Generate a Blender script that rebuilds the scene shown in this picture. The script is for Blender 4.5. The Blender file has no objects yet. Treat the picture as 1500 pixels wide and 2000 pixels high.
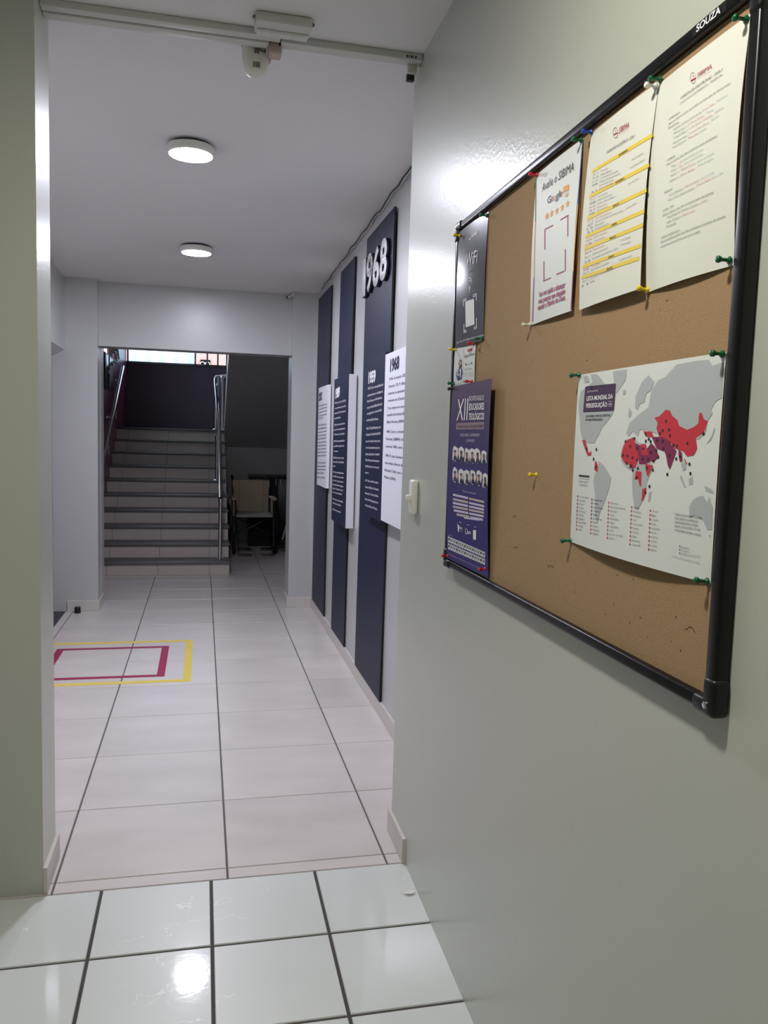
import bpy, bmesh, math, random
from mathutils import Vector, Matrix
random.seed(3)
PI = math.pi
scene = bpy.context.scene
COL = scene.collection

# ------------------------------------------------------------------ camera
cam_d = bpy.data.cameras.new('camera'); cam = bpy.data.objects.new('camera', cam_d); COL.objects.link(cam)
scene.camera = cam
PITCH, ROLL, YAW, FPX, EYE = 0.0925, 0.0291, 0.2240, 1568.0, 1.5
cam_d.sensor_fit = 'HORIZONTAL'; cam_d.sensor_width = 36.0; cam_d.lens = 36.0 * FPX / 1500.0
cam_d.clip_start = 0.02; cam_d.clip_end = 100
_f = Vector((math.sin(YAW) * math.cos(PITCH), math.cos(YAW) * math.cos(PITCH), -math.sin(PITCH)))
_r = Vector((math.cos(YAW), -math.sin(YAW), 0)); _u = _r.cross(_f)
_R = _r * math.cos(ROLL) + _u * math.sin(ROLL); _U = -_r * math.sin(ROLL) + _u * math.cos(ROLL)
cam.matrix_world = Matrix(((_R.x, _U.x, -_f.x, 0), (_R.y, _U.y, -_f.y, 0), (_R.z, _U.z, -_f.z, EYE), (0, 0, 0, 1)))

# ------------------------------------------------------------------ world and exposure
world = bpy.data.worlds.new('world'); scene.world = world; world.use_nodes = True
bg = world.node_tree.nodes['Background']; bg.inputs[0].default_value = (0.86, 0.93, 1.0, 1); bg.inputs[1].default_value = 2.0
vs = scene.view_settings
vs.view_transform = 'Standard'; vs.look = 'None'; vs.gamma = 1; vs.use_curve_mapping = False
vs.exposure = 1.15
LAMP_COOL, LAMP_COOL_COL = 150.0, (0.87, 0.88, 1.0)
LAMP_WARM, LAMP_WARM_COL = 120.0, (1.0, 0.965, 0.86)

# ------------------------------------------------------------------ materials
def lin(c):
    return tuple((v / 255 / 12.92) if v / 255 <= 0.04045 else ((v / 255 + 0.055) / 1.055) ** 2.4 for v in c)
MATS = {}
def mat(name, rgb, rough=0.5, metal=0.0, spec=0.5, noise=0.0, nscale=40, bump=0.0, bscale=300, coat=0.0, crough=0.1):
    if name in MATS: return MATS[name]
    m = bpy.data.materials.new(name); m.use_nodes = True; nt = m.node_tree; b = nt.nodes['Principled BSDF']
    c = (*lin(rgb), 1)
    b.inputs['Base Color'].default_value = c; b.inputs['Roughness'].default_value = rough
    b.inputs['Metallic'].default_value = metal; b.inputs['Specular IOR Level'].default_value = spec
    b.inputs['Coat Weight'].default_value = coat; b.inputs['Coat Roughness'].default_value = crough
    geo = nt.nodes.new('ShaderNodeNewGeometry')
    if noise:
        n = nt.nodes.new('ShaderNodeTexNoise'); n.inputs['Scale'].default_value = nscale; n.inputs['Detail'].default_value = 4
        nt.links.new(geo.outputs['Position'], n.inputs['Vector'])
        mx = nt.nodes.new('ShaderNodeMix'); mx.data_type = 'RGBA'
        mx.inputs[6].default_value = tuple(v * (1 - noise) for v in c[:3]) + (1,)
        mx.inputs[7].default_value = tuple(min(1, v * (1 + noise)) for v in c[:3]) + (1,)
        nt.links.new(n.outputs['Fac'], mx.inputs[0]); nt.links.new(mx.outputs[2], b.inputs['Base Color'])
    if bump:
        n2 = nt.nodes.new('ShaderNodeTexNoise'); n2.inputs['Scale'].default_value = bscale; n2.inputs['Detail'].default_value = 3
        nt.links.new(geo.outputs['Position'], n2.inputs['Vector'])
        bp = nt.nodes.new('ShaderNodeBump'); bp.inputs['Strength'].default_value = bump; bp.inputs['Distance'].default_value = 0.002
        nt.links.new(n2.outputs['Fac'], bp.inputs['Height']); nt.links.new(bp.outputs[0], b.inputs['Coat Normal' if coat else 'Normal'])
    MATS[name] = m
    return m
def emit(name, col, strength):
    m = bpy.data.materials.new(name); m.use_nodes = True; nt = m.node_tree; nt.nodes.clear()
    e = nt.nodes.new('ShaderNodeEmission'); e.inputs[0].default_value = (*col, 1); e.inputs[1].default_value = strength
    o = nt.nodes.new('ShaderNodeOutputMaterial'); nt.links.new(e.outputs[0], o.inputs[0]); return m

WALL = mat('satin_wall_paint', (190, 190, 191), 0.5, noise=0.02, nscale=1.5, bump=0.38, bscale=105, coat=.8, crough=.27)
WALLN = mat('satin_wall_paint_sage', (191, 194, 183), 0.5, noise=0.02, nscale=1.5, bump=0.38, bscale=105, coat=.8, crough=.27)
CEIL = mat('ceiling_paint', (226, 225, 225), 0.85, bump=0.06, bscale=60)
WINE = mat('wine_wall_paint', (112, 44, 78), 0.32, noise=0.05, nscale=3, bump=0.15, bscale=90)
PLUM = mat('plum_wall_paint', (102, 92, 106), 0.8, noise=0.08, nscale=3)
NAVY = mat('navy_laminate', (26, 34, 60), 0.5, spec=0.3)
NAVYD = mat('navy_edge', (12, 14, 26), 0.5)
WPAN = mat('white_panel', (226, 226, 236), 0.42)
LETTER = mat('letter_white', (232, 230, 236), 0.4)
BLACKP = mat('black_plastic', (14, 14, 16), 0.38)
BLACKA = mat('black_anodised', (20, 20, 23), 0.3, metal=0.3)
CORK = mat('cork', (164, 134, 98), 0.9, noise=0.30, nscale=420, bump=0.5, bscale=500)
CHROME = mat('polished_steel', (225, 225, 228), 0.16, metal=1.0)
PVC = mat('grey_white_pvc', (205, 205, 198), 0.45)
PVCW = mat('white_plastic', (232, 231, 222), 0.35)
PINKB = mat('pinkish_plaster', (190, 172, 164), 0.8)
GROUTN = mat('dark_grout', (74, 70, 68), 0.9, noise=.2, nscale=60)
GROUTF = mat('grey_grout', (96, 90, 88), 0.9, noise=.15, nscale=60)
BASE = mat('baseboard_tile', (206, 200, 194), 0.3, noise=.05, nscale=9)
GRAN = mat('grey_granite', (104, 104, 106), 0.45, noise=.45, nscale=300)
RISER = mat('stair_tile', (198, 188, 182), 0.35, noise=.05, nscale=7)
CARPET = mat('charcoal_carpet', (70, 70, 76), 0.95, noise=.5, nscale=350, bump=.6, bscale=400)

def tile_mat(name, rgb, rough, var, cloud, cscale, coat=0.0, warmy=None, scratch=False):
    m = bpy.data.materials.new(name); m.use_nodes = True; nt = m.node_tree; b = nt.nodes['Principled BSDF']
    N = nt.nodes.new; L = nt.links.new
    geo = N('ShaderNodeNewGeometry'); n = N('ShaderNodeTexNoise'); n.inputs['Scale'].default_value = cscale; n.inputs['Detail'].default_value = 6
    off = N('ShaderNodeVectorMath'); off.operation = 'ADD'
    cx = N('ShaderNodeCombineXYZ'); mul = N('ShaderNodeMath'); mul.operation = 'MULTIPLY'; mul.inputs[1].default_value = 37
    L(geo.outputs['Random Per Island'], mul.inputs[0]); L(mul.outputs[0], cx.inputs[2])
    sc = N('ShaderNodeVectorMath'); sc.operation = 'MULTIPLY'; sc.inputs[1].default_value = (1, 2.2, 1)
    L(geo.outputs['Position'], sc.inputs[0]); L(sc.outputs[0], off.inputs[0]); L(cx.outputs[0], off.inputs[1]); L(off.outputs[0], n.inputs['Vector'])
    cr = N('ShaderNodeMapRange'); cr.inputs[1].default_value = 0.3; cr.inputs[2].default_value = 0.7; cr.inputs[3].default_value = 1 - cloud; cr.inputs[4].default_value = 1 + cloud * .4
    L(n.outputs['Fac'], cr.inputs[0])
    r = N('ShaderNodeMapRange'); r.inputs[3].default_value = 1 - var; r.inputs[4].default_value = 1 + var; L(geo.outputs['Random Per Island'], r.inputs[0])
    mm = N('ShaderNodeMath'); mm.operation = 'MULTIPLY'; L(cr.outputs[0], mm.inputs[0]); L(r.outputs[0], mm.inputs[1])
    vm = N('ShaderNodeVectorMath'); vm.operation = 'SCALE'; vm.inputs[0].default_value = lin(rgb); L(mm.outputs[0], vm.inputs['Scale'])
    L(vm.outputs[0], b.inputs['Base Color'])
    b.inputs['Roughness'].default_value = rough; b.inputs['Coat Weight'].default_value = coat; b.inputs['Coat Roughness'].default_value = 0.06
    n3 = N('ShaderNodeTexNoise'); n3.inputs['Scale'].default_value = 55; n3.inputs['Detail'].default_value = 2; L(geo.outputs['Position'], n3.inputs['Vector'])
    bp = N('ShaderNodeBump'); bp.inputs['Strength'].default_value = 0.05; bp.inputs['Distance'].default_value = 0.002
    L(n3.outputs['Fac'], bp.inputs['Height']); L(bp.outputs[0], b.inputs['Normal']); L(bp.outputs[0], b.inputs['Coat Normal'])
    if scratch:   # fine hairline cracks in the glaze
        v = N('ShaderNodeTexVoronoi'); v.feature = 'DISTANCE_TO_EDGE'; v.inputs['Scale'].default_value = 4.2
        nz = N('ShaderNodeTexNoise'); nz.inputs['Scale'].default_value = 9; nz.inputs['Detail'].default_value = 5; L(geo.outputs['Position'], nz.inputs['Vector'])
        ad = N('ShaderNodeVectorMath'); ad.operation = 'MULTIPLY_ADD'; ad.inputs[1].default_value = (.22, .22, .22); L(nz.outputs['Color'], ad.inputs[0]); L(geo.outputs['Position'], ad.inputs[2])
        L(ad.outputs[0], v.inputs['Vector'])
        lt = N('ShaderNodeMath'); lt.operation = 'LESS_THAN'; lt.inputs[1].default_value = 0.0035; L(v.outputs['Distance'], lt.inputs[0])
        nm = N('ShaderNodeTexNoise'); nm.inputs['Scale'].default_value = 3.1; L(geo.outputs['Position'], nm.inputs['Vector'])
        gt = N('ShaderNodeMath'); gt.operation = 'GREATER_THAN'; gt.inputs[1].default_value = 0.56; L(nm.outputs['Fac'], gt.inputs[0])
        fm = N('ShaderNodeMath'); fm.operation = 'MULTIPLY'; L(lt.outputs[0], fm.inputs[0]); L(gt.outputs[0], fm.inputs[1])
        mx = N('ShaderNodeMix'); mx.data_type = 'RGBA'; mx.inputs[7].default_value = (.95, .95, .93, 1); L(fm.outputs[0], mx.inputs[0]); L(vm.outputs[0], mx.inputs[6]); L(mx.outputs[2], b.inputs['Base Color'])
    return m
TILEN = tile_mat('white_glazed_tile', (217, 220, 217), 0.35, .015, .03, 2.0, coat=.7, scratch=True)
TILEF = tile_mat('marbled_beige_tile', (212, 203, 200), 0.30, .025, .10, 2.2)

# ------------------------------------------------------------------ mesh helpers
class MB:
    """collects faces (with a material index) for ONE mesh object"""
    def __init__(s): s.v = []; s.f = []; s.m = []; s.sm = []
    def add(s, vs_, fs, mi=0, smooth=False):
        o = len(s.v); s.v += [tuple(p) for p in vs_]
        for f in fs: s.f.append([i + o for i in f]); s.m.append(mi); s.sm.append(smooth)
    def quad(s, a, b, c, d, mi=0): s.add([a, b, c, d], [(0, 1, 2, 3)], mi)
    def box(s, x0, x1, y0, y1, z0, z1, mi=0, M=None):
        P = [Vector((x, y, z)) for z in (z0, z1) for y in (y0, y1) for x in (x0, x1)]
        if M: P = [M @ p for p in P]
        s.add(P, [(0, 2, 3, 1), (4, 5, 7, 6), (0, 1, 5, 4), (2, 6, 7, 3), (0, 4, 6, 2), (1, 3, 7, 5)], mi)
    def rbox(s, x0, x1, y0, y1, z0, z1, r, mi=0, M=None, seg=2):
        bm = bmesh.new(); bmesh.ops.create_cube(bm, size=1)
        for v in bm.verts: v.co = Vector(((x0 + x1) / 2 + v.co.x * (x1 - x0), (y0 + y1) / 2 + v.co.y * (y1 - y0), (z0 + z1) / 2 + v.co.z * (z1 - z0)))
        bmesh.ops.bevel(bm, geom=bm.edges[:], offset=r, segments=seg, profile=.5, affect='EDGES')
        bm.verts.index_update(); vs_ = [(M @ v.co) if M else v.co.copy() for v in bm.verts]
        s.add(vs_, [[v.index for v in f.verts] for f in bm.faces], mi, seg > 1); bm.free()
    def prism(s, pts, z0, z1, mi=0):
        """vertical prism over an XY outline (counter-clockwise)"""
        n = len(pts); V = [(x, y, z0) for x, y in pts] + [(x, y, z1) for x, y in pts]
        s.add(V, [tuple(range(n))[::-1], tuple(range(n, 2 * n))] + [(i, (i + 1) % n, n + (i + 1) % n, n + i) for i in range(n)], mi)
    def tube(s, pts, r, n=10, mi=0, caps=True, closed=False):
        pts = [Vector(p) for p in pts]; rs = r if isinstance(r, (list, tuple)) else [r] * len(pts)
        V = []; F = []; ref = None
        for i, p in enumerate(pts):
            if closed: t = (pts[(i + 1) % len(pts)] - pts[i - 1]).normalized()
            else: t = (pts[min(i + 1, len(pts) - 1)] - pts[max(i - 1, 0)]).normalized()
            if ref is None: ref = Vector((0, 0, 1)) if abs(t.z) < .9 else Vector((1, 0, 0))
            a = (ref - t * ref.dot(t)).normalized(); ref = a; b = t.cross(a)
            for k in range(n):
                an = 2 * PI * k / n; V.append(p + (a * math.cos(an) + b * math.sin(an)) * rs[i])
        m = len(pts)
        for i in range(m if closed else m - 1):
            j = (i + 1) % m
            for k in range(n): F.append((i * n + k, i * n + (k + 1) % n, j * n + (k + 1) % n, j * n + k))
        s.add(V, F, mi, True)
        if caps and not closed: s.add(V[:n], [tuple(range(n))[::-1]], mi); s.add(V[-n:], [tuple(range(n))], mi)
    def lathe(s, prof, n=24, mi=0, M=None, sx=1, sy=1):
        """profile of (radius, height) turned about local z"""
        V = []; F = []
        for r, z in prof:
            for k in range(n):
                p = Vector((r * math.cos(2 * PI * k / n) * sx, r * math.sin(2 * PI * k / n) * sy, z)); V.append(M @ p if M else p)
        for i in range(len(prof) - 1):
            for k in range(n): F.append((i * n + k, i * n + (k + 1) % n, (i + 1) * n + (k + 1) % n, (i + 1) * n + k))
        F.append(tuple(range(n))[::-1]); F.append(tuple(range((len(prof) - 1) * n, len(prof) * n)))
        s.add(V, F, mi, True)
    def build(s, name, mats, parent=None, bevel=0, loc=None):
        me = bpy.data.meshes.new(name); me.from_pydata(s.v, [], s.f)
        for m in (mats if isinstance(mats, (list, tuple)) else [mats]): me.materials.append(m)
        me.polygons.foreach_set('material_index', s.m); me.polygons.foreach_set('use_smooth', s.sm); me.update()
        bm = bmesh.new(); bm.from_mesh(me); bmesh.ops.recalc_face_normals(bm, faces=bm.faces[:]); bm.to_mesh(me); bm.free()
        if any(s.sm):
            try: me.set_sharp_from_angle(angle=0.9)
            except Exception: pass
        o = bpy.data.objects.new(name, me); COL.objects.link(o)
        if parent: o.parent = parent; o.matrix_parent_inverse = Matrix.Identity(4)
        if loc: o.location = loc
        if bevel:
            b = o.modifiers.new('edge', 'BEVEL'); b.width = bevel; b.segments = 2; b.limit_method = 'ANGLE'
        return o
def tag(o, label=None, cat=None, group=None, kind=None):
    if label: o['label'] = label
    if cat: o['category'] = cat
    if group: o['group'] = group
    if kind: o['kind'] = kind
    return o
def thing(name, label, cat, loc=(0, 0, 0), rz=0, group=None, matrix=None):
    o = bpy.data.objects.new(name, None); COL.objects.link(o); o.empty_display_size = .1
    if matrix is not None: o.matrix_world = matrix
    else: o.location = loc; o.rotation_euler = (0, 0, rz)
    return tag(o, label, cat, group)
def struct(name, mb, m, label=None, parent=None):
    o = mb.build(name, m, parent); o['kind'] = 'structure'
    if label: o['label'] = label
    return o
# ------------------------------------------------------------------ plan (metres): x across the corridor, y down it
YF = 2.64          # face of the partition between the near room and the corridor
YB = 2.86          # its corridor side
XR, XL = 0.95, -1.08
YP0, YP1 = 6.91, 7.21      # far portal
ZN = 2.785
def zc(y): return ZN - 0.0218 * (max(y, 2.85) - 2.85)
W0 = Vector((.7134, 2.85, 0)); _a = 0.0084
WD = Vector((-math.sin(_a), -math.cos(_a), 0)); WN = Vector((-math.cos(_a), math.sin(_a), 0))
def wp(s, z, off=0.0): return W0 + WD * s + WN * off + Vector((0, 0, z))   # a point on the near right wall
WM = Matrix(((WD.x, 0, WN.x, W0.x), (WD.y, 0, WN.y, W0.y), (0, 1, 0, 0), (0, 0, 0, 1)))   # local (s, z, off) -> world

# floors: every tile is its own slab in one mesh, above a grout bed
def tiles(name, xs, ys, gap, m, grout, z=0.0, label=None, slope=0.0, ytop=0.0, gapy=None):
    mb = MB()
    for i in range(len(xs) - 1):
        for j in range(len(ys) - 1):
            g2 = gap if gapy is None else gapy
            x0, x1, y0, y1 = xs[i] + gap / 2, xs[i + 1] - gap / 2, ys[j] + g2 / 2, ys[j + 1] - g2 / 2
            c = .0025
            V = [(x0, y0, z - .004), (x1, y0, z - .004), (x1, y1, z - .004), (x0, y1, z - .004), (x0 + c, y0 + c, z), (x1 - c, y0 + c, z), (x1 - c, y1 - c, z), (x0 + c, y1 - c, z)]
            V = [(q[0], q[1], q[2] - slope * max(0, ytop - q[1])) for q in V]
            mb.add(V, [(4, 5, 6, 7), (0, 1, 5, 4), (1, 2, 6, 5), (2, 3, 7, 6), (3, 0, 4, 7)], 0)
    x0, x1, y0, y1 = xs[0], xs[-1], ys[0], ys[-1]
    sh = lambda q: (q[0], q[1], q[2] - slope * max(0, ytop - q[1]))
    V = [sh(q) for q in ((x0, y0, z - .1), (x1, y0, z - .1), (x1, y1, z - .1), (x0, y1, z - .1), (x0, y0, z - .003), (x1, y0, z - .003), (x1, y1, z - .003), (x0, y1, z - .003))]
    mb.add(V, [(0, 3, 2, 1), (4, 5, 6, 7), (0, 1, 5, 4), (1, 2, 6, 5), (2, 3, 7, 6), (3, 0, 4, 7)], 1)
    return struct(name, mb, [m, grout], label)
xsn = [-.31 + .35 * k - .35 * 7 for k in range(0, 11)]; xsn = [x for x in xsn if x < .72] + [.735 + .0]
ysn = [2.634 - .343 * k for k in range(0, 16)][::-1]
tiles('floor', xsn, ysn, .008, TILEN, GROUTN, slope=.0297, ytop=2.634, label='white glazed near floor tiles with dark grout')
ys = [2.632, 2.70, 3.227, 3.763, 4.286, 4.803, 5.329, 5.844, 6.359, 6.847, 7.32, 7.80, 8.28, 8.76, 9.24, 9.72, 10.2, 10.68, 11.16, 11.5]
xs = [-1.09, -1.03, -.465, .095, .65, 1.21, 1.77, 2.33]
tiles('floor', xs, ys, .0048, TILEF, GROUTF, gapy=.003, label='beige marbled corridor floor tiles')
mb = MB(); mb.box(-3.2, -1.09, 4.4, 7.6, -.1, -.002); struct('floor', mb, CARPET, 'dark grey carpet floor of side room')

# near right wall (holds the notice board)
mb = MB()
p0 = wp(0, 0); p1 = wp(5.4, 0)
mb.prism([(p1.x, p1.y), (1.3, p1.y), (1.3, 2.85), (p0.x, p0.y)], -.3, 3.0)
struct('wall_right', mb, WALLN)
mb = MB(); mb.box(XR, 1.3, 2.85, YP0 + .05, 0, 3.0); struct('wall_right', mb, WALL)
# partition left of the opening
mb = MB(); mb.box(-2.9, -.489, YF, YB, -.05, 3.0); struct('wall_left', mb, WALLN)
# corridor left wall with the doorway near its far end
DY0, DY1, DZ = 5.3, 6.95, 2.125
mb = MB(); mb.box(XL - .12, XL, YB, DY0, 0, 3.0)
mb.box(XL - .12, XL, DY0, DY1, DZ, 3.0); mb.box(XL - .12, XL, DY1, YP0 + .1, 0, 3.0)
mb.add([(XL, DY0, DZ), (XL, DY1, DZ), (XL - .6, DY1, 1.78), (XL - .6, DY0, 1.78), (XL, DY0, DZ + .3), (XL, DY1, DZ + .3), (XL - .6, DY1, DZ + .3), (XL - .6, DY0, DZ + .3)],
       [(0, 1, 2, 3), (4, 7, 6, 5), (0, 3, 7, 4), (1, 5, 6, 2), (2, 6, 7, 3)])
struct('wall_left', mb, WALL)
# side room shell behind the doorway
mb = MB(); mb.box(-3.3, XL - .1, DY1, DY1 + .2, -.1, 3.0); mb.box(-3.3, -3.1, 4.2, DY1 + .2, -.1, 3.0); mb.box(-3.3, XL - .1, 4.2, 4.4, -.1, 3.0); mb.box(-3.3, XL - .1, 4.2, DY1 + .2, 2.9, 3.0)
struct('wall_side', mb, WALL)
# near room shell
mb = MB(); mb.box(-3.1, -2.9, -2.7, YB, -.35, 3.0); mb.box(-3.1, 1.3, -2.9, -2.5, -.35, 3.0); struct('wall_back', mb, WALLN)
# ceilings
mb = MB(); mb.box(-3.1, 1.3, -2.7, 2.85, ZN, 3.1)
struct('ceiling', mb, CEIL, 'flat white ceiling of the near room')
mb = MB(); a, b = zc(2.85), zc(7.3)
mb.add([(-1.3, 2.85, a), (1.3, 2.85, a), (1.3, 7.3, b), (-1.3, 7.3, b), (-1.3, 2.85, 3.1), (1.3, 2.85, 3.1), (1.3, 7.3, 3.1), (-1.3, 7.3, 3.1)],
       [(0, 1, 2, 3), (4, 7, 6, 5), (0, 4, 5, 1), (1, 5, 6, 2), (2, 6, 7, 3), (3, 7, 4, 0)])
struct('ceiling', mb, CEIL, 'white plaster ceiling of the corridor')
# far portal: two pilasters and a lintel
mb = MB(); mb.box(XL - .1, -.832, YP0, YP1, 0, 3.0); mb.box(.738, XR + .02, YP0, YP1, 0, 3.0); mb.box(-.832, .738, YP0 + .10, YP1, 2.178, 3.0)
struct('wall_far', mb, WALL, 'wide portal of two pilasters and a lintel before the stairs')
# stairwell
YW = 12.5
mb = MB(); mb.box(-1.22, -1.10, YP1, 9.55, 0, 5.2); mb.box(-1.22, -1.10, 9.55, 11.13, 0, 2.36); mb.box(-1.22, -1.10, 11.13, YW, 0, 5.2); mb.box(-1.22, -1.10, 9.55, 11.13, 3.6, 5.2)
struct('wall_left', mb, WINE, 'wine painted wall beside the stairs')
mb = MB(); mb.box(-1.5, 2.3, YW, YW + .2, 0, 2.49); mb.box(.34, 2.3, YW, YW + .2, 2.49, 5.2); mb.box(-1.5, .34, YW, YW + .2, 3.7, 5.2)
struct('wall_back', mb, PLUM, 'dark plum wall behind the stair landing')
mb = MB(); mb.box(2.05, 2.4, YP1, YW, 0, 5.2); struct('wall_right', mb, WALL)
mb = MB(); mb.box(.30, 2.05, 11.45, 11.6, 0, 1.42); struct('wall_far', mb, WALL, 'wall under the stair landing')
mb = MB(); mb.box(XL - .5, -.83, YP0 + .2, YP1 + .1, 0, 5.2); mb.box(.95, 2.3, YP0 + .2, YP1, 0, 5.2); mb.box(-1.5, 2.3, YP0 + .25, YP1, 2.9, 5.2); struct('wall_near', mb, WALL)
mb = MB(); mb.box(-1.5, 2.3, YP0 + .2, YW + .2, 5.1, 5.3); struct('ceiling', mb, CEIL)
# baseboards
def bb(name, boxes):
    m_ = MB()
    for q in boxes: m_.box(*q)
    o = struct(name, m_, BASE); 
    b = o.modifiers.new('edge', 'BEVEL'); b.width = .003; b.segments = 2; b.limit_method = 'ANGLE'
bh = .09
mb = MB()
e = wp(-.02, 0); f = wp(.225, 0)
mb.prism([(e.x - .012, e.y), (f.x - .012, f.y), (f.x, f.y), (e.x, e.y)], 0, bh)
o = struct('baseboard_right', mb, BASE)
bb('baseboard_left', [(-.490, -.476, YF - .005, YB + .01, 0, bh)])
bb('baseboard_right', [(XR - .011, XR + .001, 2.86, YP0, 0, .085)])
bb('baseboard_far', [(.727, XR - .011, YP0 - .011, YP0 + .001, 0, bh), (.727, .739, YP0, YP1, 0, bh)])
bb('baseboard_far', [(XL + .005, -.821, YP0 - .011, YP0 + .001, 0, bh), (-.833, -.821, YP0, YP1, 0, bh)])

# back window over the landing wall
wf = MB()
for x in (-1.09, -.125, .05, .205): wf.box(x, x + .022, YW - .03, YW + .05, 2.49, 3.7)
wf.box(-1.10, .34, YW - .03, YW + .05, 2.485, 2.51); wf.box(-1.10, .34, YW - .03, YW + .05, 3.67, 3.7)
w1 = struct('window_1', wf, mat('window_frame_grey', (120, 122, 128), .4, metal=.5), 'grey framed window strip above the plum landing wall')
fr = bpy.data.materials.new('frosted_glass'); fr.use_nodes = True; nt = fr.node_tree; nt.nodes.clear()
t1 = nt.nodes.new('ShaderNodeBsdfTranslucent'); t2 = nt.nodes.new('ShaderNodeBsdfTransparent'); t1.inputs[0].default_value = (.75, .88, 1, 1); t2.inputs[0].default_value = (.8, .92, 1, 1)
wv = nt.nodes.new('ShaderNodeTexWave'); wv.bands_direction = 'X'; wv.inputs['Scale'].default_value = 1.6; wv.inputs['Distortion'].default_value = 1.5
ge = nt.nodes.new('ShaderNodeNewGeometry'); nt.links.new(ge.outputs['Position'], wv.inputs['Vector'])
mr = nt.nodes.new('ShaderNodeMix'); mr.data_type = 'RGBA'; mr.inputs[6].default_value = (.60, .78, .95, 1); mr.inputs[7].default_value = (.92, .97, 1, 1)
nt.links.new(wv.outputs['Fac'], mr.inputs[0]); nt.links.new(mr.outputs[2], t1.inputs[0])
mxs = nt.nodes.new('ShaderNodeMixShader'); mxs.inputs[0].default_value = .15; oo = nt.nodes.new('ShaderNodeOutputMaterial')
nt.links.new(t1.outputs[0], mxs.inputs[1]); nt.links.new(t2.outputs[0], mxs.inputs[2]); nt.links.new(mxs.outputs[0], oo.inputs[0])
CLEAR = bpy.data.materials.new('clear_glass'); CLEAR.use_nodes = True; nt = CLEAR.node_tree; nt.nodes.clear()
t2 = nt.nodes.new('ShaderNodeBsdfTransparent'); t2.inputs[0].default_value = (.93, .96, .97, 1); g = nt.nodes.new('ShaderNodeBsdfGlossy'); g.inputs['Roughness'].default_value = .03
mxs = nt.nodes.new('ShaderNodeMixShader'); mxs.inputs[0].default_value = .05; oo = nt.nodes.new('ShaderNodeOutputMaterial')
nt.links.new(t2.outputs[0], mxs.inputs[1]); nt.links.new(g.outputs[0], mxs.inputs[2]); nt.links.new(mxs.outputs[0], oo.inputs[0])
mb = MB(); mb.box(-1.07, -.125, YW + .005, YW + .011, 2.51, 3.67); p = mb.build('frosted_pane', fr, w1); p['label'] = 'pale blue frosted pane'
for x0, x1 in ((-.103, .05), (.072, .205), (.227, .34)):
    mb = MB(); mb.box(x0, x1, YW + .005, YW + .011, 2.51, 3.67); mb.build('window_pane', CLEAR, w1)
# side window high on the wine wall, its lower sash dark
wf = MB()
for y in (9.55, 10.47, 11.10): wf.box(-1.13, -1.085, y, y + .03, 2.36, 3.6)
wf.box(-1.13, -1.085, 9.55, 11.13, 2.355, 2.375)
w2 = struct('window_2', wf, BLACKP, 'black framed side window above the left handrail')
mb = MB(); mb.box(-1.2, -1.19, 9.55, 11.13, 2.36, 3.6); mb.build('window_pane', CLEAR, w2)
mb = MB()
mb.tube([(-1.085, 10.55, 2.60), (-1.03, 10.5, 2.52), (-1.05, 10.9, 2.40)], .009, 6); mb.tube([(-1.085, 10.1, 2.50), (-1.02, 10.25, 2.52), (-1.03, 10.42, 2.46), (-1.08, 10.45, 2.62)], .008, 6)
mb.box(-1.09, -1.05, 10.2, 10.26, 2.47, 2.53); mb.box(-1.09, -1.04, 10.38, 10.46, 2.43, 2.48); mb.box(-1.09, -1.04, 9.7, 9.95, 2.50, 2.54)
mb.build('window_latch', BLACKP, w2)
# outside, past the glass
mb = MB(); mb.box(-6, 6, YW + 3.0, YW + 3.2, -1, 3.2); tag(mb.build('neighbour_wall', mat('pink_render', (236, 196, 186), .9, noise=.08, nscale=2)), 'pink rendered wall outside beyond the landing window', 'wall')
cb = thing('vent_block', 'dark patterned vent block in the pink wall outside', 'vent', (.04, YW + 2.98, 2.70))
mb = MB(); mb.box(-.09, .09, -.01, .03, -.1, .14); mb.build('vent_recess', BLACKP, cb)
mb = MB()
for dx in (-.05, .04):
    for dz in (-.04, .06): mb.tube([(dx + .04 * math.cos(a), -.015, dz + .04 * math.sin(a)) for a in [k * PI / 5 for k in range(10)]], .008, 6, closed=True)
mb.build('vent_tracery', mat('vent_white', (235, 225, 220), .8), cb)
mb = MB(); mb.box(-14, 14, -4, 24, -.6, -.5); tag(mb.build('outside_ground', mat('pale_concrete', (170, 170, 165), .9)), 'pale ground outside the building', 'ground', kind='structure')
# ------------------------------------------------------------------ stairs
RISE, RUN, Z1, Y1 = .1545, .28, .147, 8.56
SX0, SX1 = -1.098, .282
st = thing('staircase', 'ten beige tiled steps with grey granite treads rising to the landing', 'stairs', (0, Y1, 0))
body = MB()
for i in range(10):
    y = i * RUN + .02; z0, z1 = (0 if i == 0 else Z1 + RISE * (i - 1)), Z1 + RISE * i
    y2 = 3.93 if i == 9 else 2.87
    body.box(SX0, SX1, y, y2, 0 if i == 0 else z0 - .03, z1 - .025)
body.build('stair_body', GROUTF, st)
for i in range(10):
    y = i * RUN + .02; z0, z1 = (0 if i == 0 else Z1 + RISE * (i - 1)), Z1 + RISE * i
    r = MB()
    for x0, x1 in ((SX0, -.953), (-.949, -.443), (-.439, .081), (.085, SX1)):
        r.box(x0, x1, y - .006, y + .001, z0 + .001, z1 - .026)
    r.box(SX1, SX1 + .006, y - .006, y + RUN if i < 9 else y + 1, z0 + .001, z1 - .026)
    r.build('riser_tile', RISER, st)
    t = MB(); t.rbox(SX0, SX1 + .02, y - .035, (y + RUN + .01) if i < 9 else 3.93, z1 - .026, z1, .006); t.build('tread', GRAN, st)
s_ = MB(); s_.box(SX0, SX1, -.06, .014, 0, .008); s_.build('bottom_tile_strip', RISER, st)
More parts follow.
